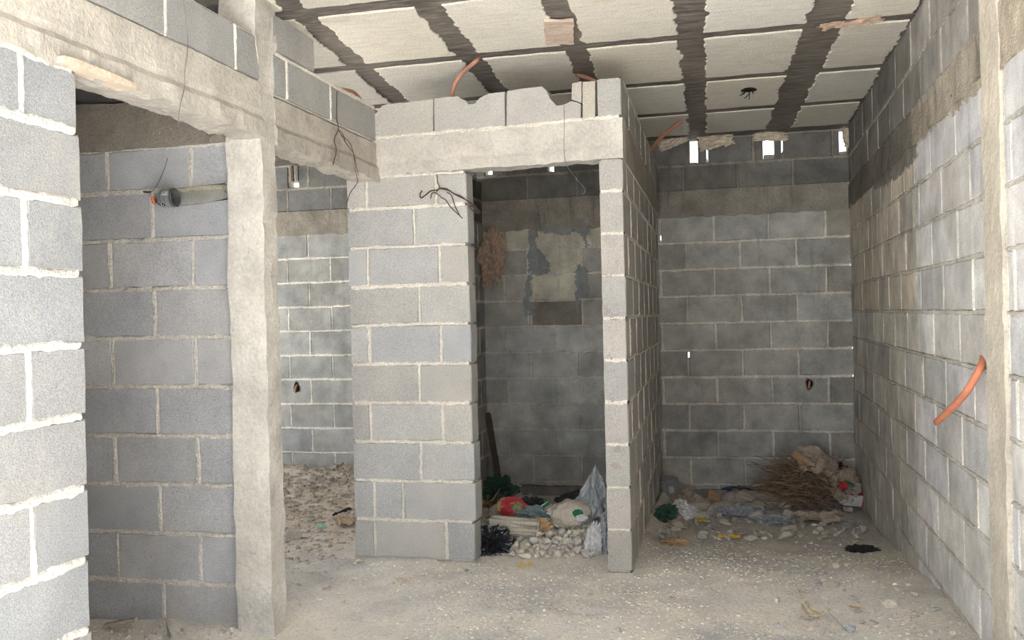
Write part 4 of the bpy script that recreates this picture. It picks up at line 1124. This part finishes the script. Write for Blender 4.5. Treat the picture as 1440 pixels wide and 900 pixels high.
# ------------------------------------------------------------------ right-hand room: rubbish along the back
def zr(a, b): return 900+a*160/1200, 670+b*120/900
def rput(a, b, lift): return gput(*zr(a, b), lift)
PXM = 6.9/1315
c = rput(315, 215, .07); t = tag(empty('cement_plug', c), 'grey rounded cement plug with a pale patch in the back corner', 'rubble'); t.rotation_euler = (.2, -.1, .3)
bm = hull([Vector((.075*math.cos(a)*k, .06*math.sin(a)*k, z)) for z, k in ((-.07, .9), (.05, 1), (.075, .8)) for a in [2*PI*i/11 for i in range(11)]]); bmesh.ops.bevel(bm, geom=bm.edges[:], offset=.008, segments=2, affect='EDGES')
bm_obj('plug_body', bm, M['stone'], t, tint=(.36, .355, .36), smooth=False)
mb = MB(); rough_box(mb, (-.02, -.068, -.02), (.012, -.055, .03), .01, .004, 30); mb.build('pale_patch', M['whitebag'], t)
def slab(name, c, dims, rot, tint, label, cat='rubble', bev=.008, rgh=.006):
    mb = MB(); rough_box(mb, tuple(-d/2 for d in dims), tuple(d/2 for d in dims), .022, rgh, 11, tint=tint)
    o = mb.build(name, M['stone']); o.location = c; o.rotation_euler = rot; return tag(o, label, cat)
slab('concrete_slab', rput(440, 195, .06), (.20, .11, .07), (.2, .45, -.5), (.46, .435, .40), 'pale slab of broken block leaning in the back left corner pile')
c = rput(255, 290, .06); e = tag(empty('broken_pot', c), 'broken pink plastic pot in the corner beside the dividing wall', 'pot'); e.rotation_euler = (.5, -.5, .3)
mb = MB(); lathe(mb, (0, 0, 0), (0, 0, 1), [(-.07, .045), (.05, .072), (.075, .078)], 16, 0, .4, 4.4); lathe(mb, (0, 0, 0), (0, 0, 1), [(.075, .074), (.05, .068), (-.07, .041)], 16, 0, .4, 4.4); mb.build('pot_wall', M['pink'], e, smooth=True)
mb = MB(); lathe(mb, (0, 0, 0), (0, 0, 1), [(.07, .074), (.07, .083), (.078, .083), (.078, .074)], 16, 0, .4, 4.4); mb.build('pot_rim', mat_flat('pale_pink', (.58, .40, .37), .6), e, smooth=True)
c = rput(225, 455, .04); c.x = max(c.x, -.50); crumple('plastic_bag', c, (.05, .10, .045), M['greenbag'], 'dark green plastic bag wedged at the foot of the dividing wall', 'bag', rz=-.4, amp=.42, freq=2, seed=51, sub=4)
c = rput(390, 300, .05); sheet('paper_sack', c, .26, .24, M['sack'], 'greyish brown empty sack draped over the corner rubble', 'sack', (.5, .15, .3), .03, 3, 53, ragged=.1, n=20)
c = rput(470, 450, .05); sheet('foil_wrapper', c, .21, .15, M['foil'], 'crumpled silver foil wrapper lying on the rubble by the dividing wall', 'wrapper', (.5, .35, -.5), .022, 5, 57, ragged=.12, n=22)
c = rput(300, 520, .02); sheet('paper_sack', c, .24, .16, M['sack'], 'small torn grey sack flattened below the silver foil wrapper', 'sack', (.25, .1, .5), .02, 4, 59, ragged=.14, n=18)
c = rput(640, 495, .02); sheet('plastic_scrap', c, .09, .05, M['yellow'], 'small yellow scrap at the edge of the rubble strip', 'scrap', (.3, 0, .2), .01, 3, 61)
c = rput(940, 660, .012); sheet('plastic_scrap', c, .13, .045, M['yellow'], 'yellow strip lying on bare ground before the back rubble', 'scrap', (.1, 0, -.15), .008, 3, 63)
c = rput(365, 728, .015); crumple('dry_clump', c, (.06, .035, .02), M['card'], 'brown dried clump on the ground in front of the foil wrapper', 'scrap', amp=.5, freq=2.5, seed=65, sub=4)
c = rput(790, 285, .05); slab('cardboard_piece', c, (.11, .10, .012), (.5, .5, .2), (1, 1, 1), 'brown square cardboard piece standing in the back rubble', 'cardboard', rgh=.003).data.materials[0] = M['card']
c = rput(1080, 225, .05); o = crumple('snack_packet', c, (.15, .04, .035), M['blue'], 'navy blue wrapper lying along the back rubble', 'packet', amp=.3, freq=1.8, seed=67, sub=4)
crumple('packet_print', (-.05, -.025, .01), (.03, .015, .015), M['yellow'], None, None, amp=.2, seed=2, sub=3, parent=o)
for k, (a, b, sx, sy, sz, nm, lb) in enumerate([(480, 280, .13, .08, .06, 'cement_lump', 'long grey cement lump behind the draped sack in the corner'), (610, 360, .14, .05, .04, 'cement_lump', 'low flat cement lump right of the silver foil wrapper'),
        (985, 300, .085, .07, .065, 'cement_lump', 'squarish cement lump in the middle of the back rubble'), (1130, 310, .11, .085, .075, 'cement_lump', 'largest rounded cement lump in the middle of the back rubble'), (640, 455, .07, .05, .04, 'stone', 'cream coloured stone above the yellow scrap by the foil'),
        (860, 390, .10, .07, .05, 'cement_lump', 'lumpy pale cement cake in front of the brown cardboard piece'), (560, 130, .09, .07, .05, 'cement_lump', 'grey lump against the back wall footing near the corner'), (1350, 330, .12, .09, .07, 'cement_lump', 'broad cement lump left of the brushwood pile')]):
    c = rput(a, b, sz*.5); crumple(nm, c, (sx, sy, sz), M['stone'], lb, 'rubble', amp=.14, freq=1.3, seed=70+k, sub=4, rz=R.uniform(-.4, .4), smooth=True)
slab('concrete_slab', rput(1090, 380, .04), (.30, .07, .05), (.05, .06, -.2), (.50, .475, .43), 'long thin strip of broken concrete in the middle of the back rubble')
c = rput(1060, 430, .04); crumple('plastic_bag', c, (.16, .05, .035), M['lav'], 'bluish striped plastic bag below the long concrete strip', 'bag', amp=.35, seed=81, sub=4)
c = gput(1085, 705, .06); small_bottle('plastic_bottle', c, c+Vector((.16, -.06, .05)), .042, M['clear'], M['whitebag'], 'clear empty bottle lying left of the brushwood pile')
c = gput(1090, 738, .03); crumple('plastic_bag', c, (.11, .05, .03), M['lav'], 'lavender patterned plastic bag in front of the back rubble', 'bag', amp=.4, freq=2.4, seed=83, sub=4)
c = gput(1150, 735, .03); sheet('paper_sack', c, .26, .16, M['sack'], 'flattened brown sack on the ground before the brushwood pile', 'sack', (.15, 0, .2), .025, 3, 85, ragged=.14, n=18)
c = gput(1198, 722, .10); e = tag(empty('carton_box', c), 'white box with a red edge by the foot of the brushwood pile', 'box'); e.rotation_euler = (.1, .15, .5)
mb = MB(); rough_box(mb, (-.075, -.03, -.042), (.075, .03, .042), .02, .005, 9); mb.build('box_body', M['whitebag'], e)
mb = MB(); rough_box(mb, (.066, -.032, -.044), (.079, .032, .044), .02, .004, 9); mb.build('box_edge', M['redbag'], e)
mb = MB(); rough_box(mb, (-.079, -.032, .036), (.079, .032, .045), .02, .004, 9); mb.build('box_edge', M['redbag'], e)
c = gput(1222, 706, .12); c.x = min(c.x, .70); crumple('plastic_bag', c, (.07, .09, .15), M['blackbag'], 'black plastic bag sagging against the right wall beside the brushwood', 'bag', amp=.3, seed=87, sub=4)
# brushwood
mb = MB(); RR = random.Random(31)
for k in range(520):
    a = RR.uniform(0, 1); x = .16+.50*RR.betavariate(2.0, 1.7); y = RR.uniform(6.82, 7.28)
    top = .27*max(0, 1-((x-.46)/.36)**2)+.03
    z = hgt(x, y)+RR.uniform(.0, 1)*top+.03; th = RR.uniform(0, 6.28) if k % 2 else RR.gauss(2.8, .8); L_ = RR.uniform(.10, .34)
    d = Vector((math.cos(th)*L_, RR.uniform(-.35, .35)*L_, math.sin(th)*L_*.42)); p = Vector((x, y, z)); bnd = Vector((RR.uniform(-1, 1), RR.uniform(-1, 1), RR.uniform(-1, 1)))*.03
    q = p+d
    q.x = min(max(q.x, -.1), .74); q.y = min(q.y, 7.34); q.z = max(q.z, hgt(q.x, q.y)+.01)
    tube(mb, [p, p+(q-p)*.5+bnd, q], RR.uniform(.0025, .006), 5, smooth_n=3, taper=.4)
tag(mb.build('brushwood', M['twig'], smooth=True), 'brown heap of dry brushwood in the back right corner', 'brushwood', kind='stuff')
c = at_y(1152, 652, 7.02); sheet('paper_sack', c, .30, .30, M['sack'], 'brown empty sack draped on top of the brushwood heap', 'sack', (.55, .35, .15), .05, 2.6, 91, ragged=.12, n=22, curl=-.05)
c = at_y(1140, 657, 6.95); sheet('cardboard_piece', c, .30, .085, M['card'], 'curled orange-brown cardboard strip on the left of the brushwood top', 'cardboard', (.5, .65, .0), .012, 2, 93, ragged=.06, th=.004, n=16)
c = at_y(1198, 684, 6.95); c.x = min(c.x, .69); crumple('paper_sack', c, (.085, .07, .10), M['sack'], 'folded brown sack slumped at the right end of the brushwood heap', 'sack', rz=.4, amp=.4, freq=1.7, seed=95, sub=5)
c = at_y(1186, 683, 6.78); crumple('snack_packet', c, (.03, .02, .026), M['redbag'], 'red and dark wrapper caught in the right side of the brushwood', 'packet', amp=.4, seed=97, sub=4)
c = at_y(1193, 680, 6.80); sheet('plastic_scrap', c, .07, .03, M['green'], 'small green scrap caught in the right side of the brushwood', 'scrap', (.6, .4, -.4), .008, 3, 99)
# loose rubble strip
RR = random.Random(77)
LB3 = 'loose grey stone in the rubble strip along the back of the right-hand room'
k = 0; tries = 0; sp2 = []
while k < 95 and tries < 6000:
    tries += 1
    px = RR.uniform(925, 1215); py = RR.uniform(690, 762); s_ = RR.choice([.018, .024, .03, .04, .05]) if py > 732 else RR.choice([.035, .05, .06, .075])
    p = ground(px, py)
    if p.y > 7.25 or p.x < -.5 or p.x > .72: continue
    if any((p.x-x_)**2+(p.y-y_)**2 < (s_+q_)**2*1.3 for x_, y_, q_ in sp2): continue
    sp2.append((p.x, p.y, s_)); k += 1
    rock('rubble_stone', Vector((p.x, p.y, hgt(p.x, p.y)+s_*.45)), (s_*RR.uniform(.9, 1.4), s_*RR.uniform(.7, 1), s_*RR.uniform(.5, .85)), LB3, 'rubble', 'rubble along the back of the right-hand room', (.52, .50, .465), RR, n=RR.choice([9, 12, 16]))

# ------------------------------------------------------------------ open floor
def stone_at(px, py, w, h, label, tint=(.55, .52, .475), n=14, cat='stone', rz=None, lift=.3):
    p = ground(px, py); k = p.y/1315; s = (w*k/2, w*k/2*.75, h*k/2)
    return rock('stone', Vector((p.x, p.y, hgt(p.x, p.y)+s[2]*lift)), s, label, cat, None, tint, R, rz, .15, n)
stone_at(1196, 888, 20, 18, 'bluish grey stone near the bottom edge right of the middle', (.50, .52, .56), 16)
stone_at(1234, 877, 24, 14, 'flat squarish beige stone behind the bluish grey one', (.60, .56, .50), 9, rz=.1)
stone_at(1253, 853, 32, 18, 'largest wide pale stone near the right wall foot', (.56, .53, .50), 18)
stone_at(1312, 892, 18, 10, 'small grey stone at the bottom edge by the right wall', (.54, .54, .54), 14)
stone_at(1295, 895, 20, 7, 'thin flat pale stone left of the small grey one at the bottom edge', (.60, .56, .51), 10)
stone_at(1175, 825, 18, 11, 'pale stone in the gravel below the dark cloth', (.52, .49, .45), 14)
stone_at(1152, 824, 15, 10, 'grey stone left of the pale one in the gravel below the dark cloth', (.46, .45, .44), 12)
stone_at(1185, 846, 9, 6, 'small stone behind the curled dry leaf', (.55, .53, .5), 12)
stone_at(507, 791, 18, 9, 'flat cream stone at the left foot of the partition', (.68, .63, .54), 10, rz=.2)
stone_at(628, 838, 10, 6, 'white pebble alone on the dust before the partition', (.66, .65, .63), 12)
stone_at(716, 891, 14, 9, 'pale stone at the bottom edge below the shoe prints', (.62, .59, .56), 12)
stone_at(872, 889, 14, 10, 'pale stone at the bottom edge below the right pier', (.62, .60, .57), 12)
stone_at(816, 845, 9, 9, 'blue-grey stone on the dust in front of the doorway', (.48, .50, .53), 12)
stone_at(838, 871, 9, 7, 'small greyish stone near the bottom in front of the right pier', (.50, .50, .49), 12)
stone_at(646, 803, 9, 8, 'cream stone in the little cluster at the partition foot', (.62, .57, .49), 14)
stone_at(655, 804, 11, 8, 'grey stone in the little cluster at the partition foot', (.48, .48, .48), 14)
stone_at(667, 824, 9, 6, 'small pale stone just before the doorway corner', (.58, .56, .52), 12)
stone_at(513, 812, 9, 7, 'small whitish stone below the flat cream stone', (.6, .58, .54), 12)
stone_at(433, 794, 9, 7, 'small tan stone at the edge of the far left room', (.55, .49, .42), 12)
stone_at(422, 823, 16, 8, 'grey stone on the bare dirt right of the column foot', (.50, .50, .50), 12)
stone_at(452, 788, 12, 6, 'grey shard near the partition left corner', (.44, .44, .44), 10)
# the left doorway
p = ground(232, 898); rock('stone', Vector((p.x, p.y, hgt(p.x, p.y)+.028)), (.055, .045, .06), 'pointed grey rubble stone standing in the first left doorway', tint=(.46, .43, .40), n=8, tilt=.05)
p = at_z(200, 877, .05); q = ground(165, 876); r_ = ground(205, 874)
plank('timber_splinter', Vector((q.x, min(q.y, 3.42), hgt(q.x, q.y)+.018)), Vector((r_.x, min(r_.y, 3.44), hgt(r_.x, r_.y)+.028)), .035, .012, M['wood_grey'], 'grey brown timber splinter lying at the foot of the inner wall', 'wood')
RR = random.Random(55); k = 0; sp3 = []
LB4 = 'little rubble stone on the floor along the foot of the inner wall'
while k < 34:
    px = RR.uniform(150, 335); py = RR.uniform(872, 899); s_ = RR.choice([.007, .009, .012, .016])
    p = ground(px, py)
    if p.y > 3.46 or any((p.x-x_)**2+(p.y-y_)**2 < (s_+q_)**2*1.5 for x_, y_, q_ in sp3): continue
    sp3.append((p.x, p.y, s_)); k += 1
    rock('stone', Vector((p.x, p.y, hgt(p.x, p.y)+s_*.25)), (s_*RR.uniform(.9, 1.4), s_, s_*RR.uniform(.6, .9)), LB4, 'stone', 'rubble at the inner wall foot', (.56, .53, .48), RR, n=12)
stone_at(326, 889, 17, 12, 'white stone against the foot of the column', (.68, .68, .67), 14)
stone_at(312, 891, 16, 12, 'blue-grey stone left of the white one at the column foot', (.50, .52, .55), 14)
# scattered pebbles big enough to pick out
LB5 = 'little stone scattered on the open dusty floor of the main room'
k = 0; sp4 = []
RR = random.Random(91)
while k < 120:
    x = RR.uniform(-1.8, .72); y = RR.uniform(3.7, 6.3); s_ = RR.choice([.006, .008, .010, .013])*(1+.15*(y-4))
    if y > 4.55 and x < -.5: continue
    if nz((x, y, 0), 1.5) < RR.uniform(-.6, .3) and x < .2: continue
    if any((x-x_)**2+(y-y_)**2 < (s_+q_)**2*2 for x_, y_, q_ in sp4): continue
    sp4.append((x, y, s_)); k += 1
    rock('stone', Vector((x, y, hgt(x, y)+s_*.3)), (s_*RR.uniform(.9, 1.5), s_, s_*RR.uniform(.5, .85)), LB5, 'stone', 'little stones on the open floor', RR.choice([(.60, .57, .52), (.52, .52, .53), (.62, .57, .48)]), RR, n=12)
# stones over the gravelly right corner
LB6 = 'grey stone in the gravelly corner at the foot of the right wall'
k = 0; sp5 = []; RR = random.Random(37)
while k < 75:
    px = RR.uniform(1090, 1370); py = RR.uniform(795, 898); w_ = RR.choice([5, 6, 8, 10, 13, 16])
    if px > 1230+1.35*(py-770): continue
    p = ground(px, py); s_ = w_*p.y/1315/2
    if p.x > .74 or any((p.x-x_)**2+(p.y-y_)**2 < (s_+q_)**2*1.6 for x_, y_, q_ in sp5): continue
    sp5.append((p.x, p.y, s_)); k += 1
    rock('stone', Vector((p.x, p.y, hgt(p.x, p.y)+s_*.3)), (s_*RR.uniform(.9, 1.4), s_*RR.uniform(.8, 1), s_*RR.uniform(.5, .8)), LB6, 'stone', 'stones in the gravelly right corner', RR.choice([(.60, .57, .53), (.53, .53, .535), (.62, .57, .50)]), RR, n=RR.choice([10, 14, 18]))
# leaves and litter
c = gput(1140, 868, .02); sheet('dry_leaf', c, .085, .05, M['leaf'], 'large curled dry leaf on the dust left of the right wall stones', 'leaf', (.35, .5, -.5), .01, 2, 101, ragged=.2, curl=.02)
c = gput(1133, 872, .008); sheet('dry_leaf', c, .05, .022, M['leaf'], 'small pale leaf under the large curled one', 'leaf', (.1, 0, -.4), .004, 2, 103, ragged=.2, n=8)
c = gput(1127, 838, .015); sheet('dry_leaf', c, .04, .025, M['leaf'], 'small upright leaf above the large curled one', 'leaf', (.6, .4, .4), .006, 2, 105, ragged=.25, n=8)
c = gput(1202, 859, .012); sheet('wood_chip', c, .045, .022, M['card'], 'orange-brown chip near the wide pale stone', 'chip', (.1, .1, -.3), .004, 2, 107, n=8)
c = gput(565, 818, .01); sheet('wood_chip', c, .06, .022, M['wood_raw'], 'pinkish wood chip on the dust before the partition', 'chip', (.1, .1, -.3), .004, 2, 109, n=8)
c = gput(576, 823, .008); sheet('wood_chip', c, .045, .014, M['wood_raw'], 'thin wood chip right of the pinkish one', 'chip', (.05, .1, .1), .003, 2, 111, n=8)
c = gput(466, 822, .01); plank('wood_chip', c, c+Vector((.035, -.02, .0)), .012, .005, M['wood_raw'], 'slim pale wood chip on the dirt right of the column', 'chip', ragged=.001)
c = gput(459, 829, .008); plank('wood_chip', c+Vector((-.01, -.02, 0)), c+Vector((.012, .02, 0)), .012, .006, M['wood_grey'], 'grey wood chip below the slim pale one', 'chip', ragged=.001)
c = gput(734, 797, .008); sheet('plastic_scrap', c, .035, .022, M['yellow'], 'yellow wrapper bit before the flat white stone', 'scrap', (.2, .1, .3), .005, 2, 113, n=8)
c = gput(746, 796, .008); sheet('plastic_scrap', c, .028, .018, M['yellow'], 'second yellow wrapper bit, right of the first', 'scrap', (.2, .1, -.3), .005, 2, 115, n=8)
c = gput(1212, 776, .012); crumple('cloth_rag', c, (.07, .035, .022), M['cloth'], 'small black rag on the gravel near the right wall', 'rag', amp=.5, freq=2, seed=117, sub=4)
c = gput(1260, 794, .0)
# the far left room
c = gput(412, 757, .018); slab('block_fragment', c, (.075, .06, .06), (.1, .1, .5), (.44, .44, .43), 'grey block fragment on the soil of the far left room')
c = gput(486, 738, .02); sheet('cloth_rag', c, .15, .09, mat_flat('tan_rag', (.56, .43, .31), .95), 'tan rag on the soil beside the partition edge', 'rag', (.3, .1, -.2), .02, 4, 119, n=16)
c = gput(481, 725, .015); sheet('plastic_strip', c, .12, .03, M['cloth'], 'dark strip lying above the tan rag', 'scrap', (.2, -.3, .6), .015, 3, 121)
c = gput(452, 743, .012); crumple('plastic_scrap', c, (.03, .02, .016), mat_flat('mint_plastic', (.42, .66, .50), .5), 'mint green plastic scrap on the far left soil', 'scrap', amp=.3, seed=123, sub=3)
c = gput(497, 728, .02); crumple('paper_scrap', c, (.02, .02, .018), M['whitebag'], 'white scrap at the partition edge above the tan rag', 'scrap', amp=.3, seed=125, sub=3)
stone_at(425, 718, 14, 10, 'pale soil clod behind the grey block fragment', (.56, .49, .40), 18)
stone_at(418, 740, 16, 11, 'brown soil clod just above the grey block fragment', (.46, .39, .31), 18)
stone_at(450, 748, 18, 8, 'flat bluish stone beside the mint green scrap', (.47, .48, .49), 12)
#END2
# ------------------------------------------------------------------ light and world
w = bpy.data.worlds.new('daylight'); SC.world = w; w.use_nodes = True
bg = w.node_tree.nodes['Background']; bg.inputs['Color'].default_value = (.86, .93, 1.0, 1); bg.inputs['Strength'].default_value = 2.6
sd = bpy.data.lights.new('sun', 'SUN'); sd.energy = 28; sd.angle = math.radians(2); sd.color = (.95, .98, 1.0)
so = bpy.data.objects.new('sun', sd); COL.objects.link(so)
so.rotation_euler = (math.radians(36), math.radians(-9), 0)
vs = SC.view_settings; vs.view_transform = 'Standard'; vs.look = 'None'; vs.gamma = 1; vs.use_curve_mapping = False; vs.exposure = 0.72
SC.cycles.max_bounces = 24; SC.cycles.diffuse_bounces = 20; SC.cycles.transmission_bounces = 12
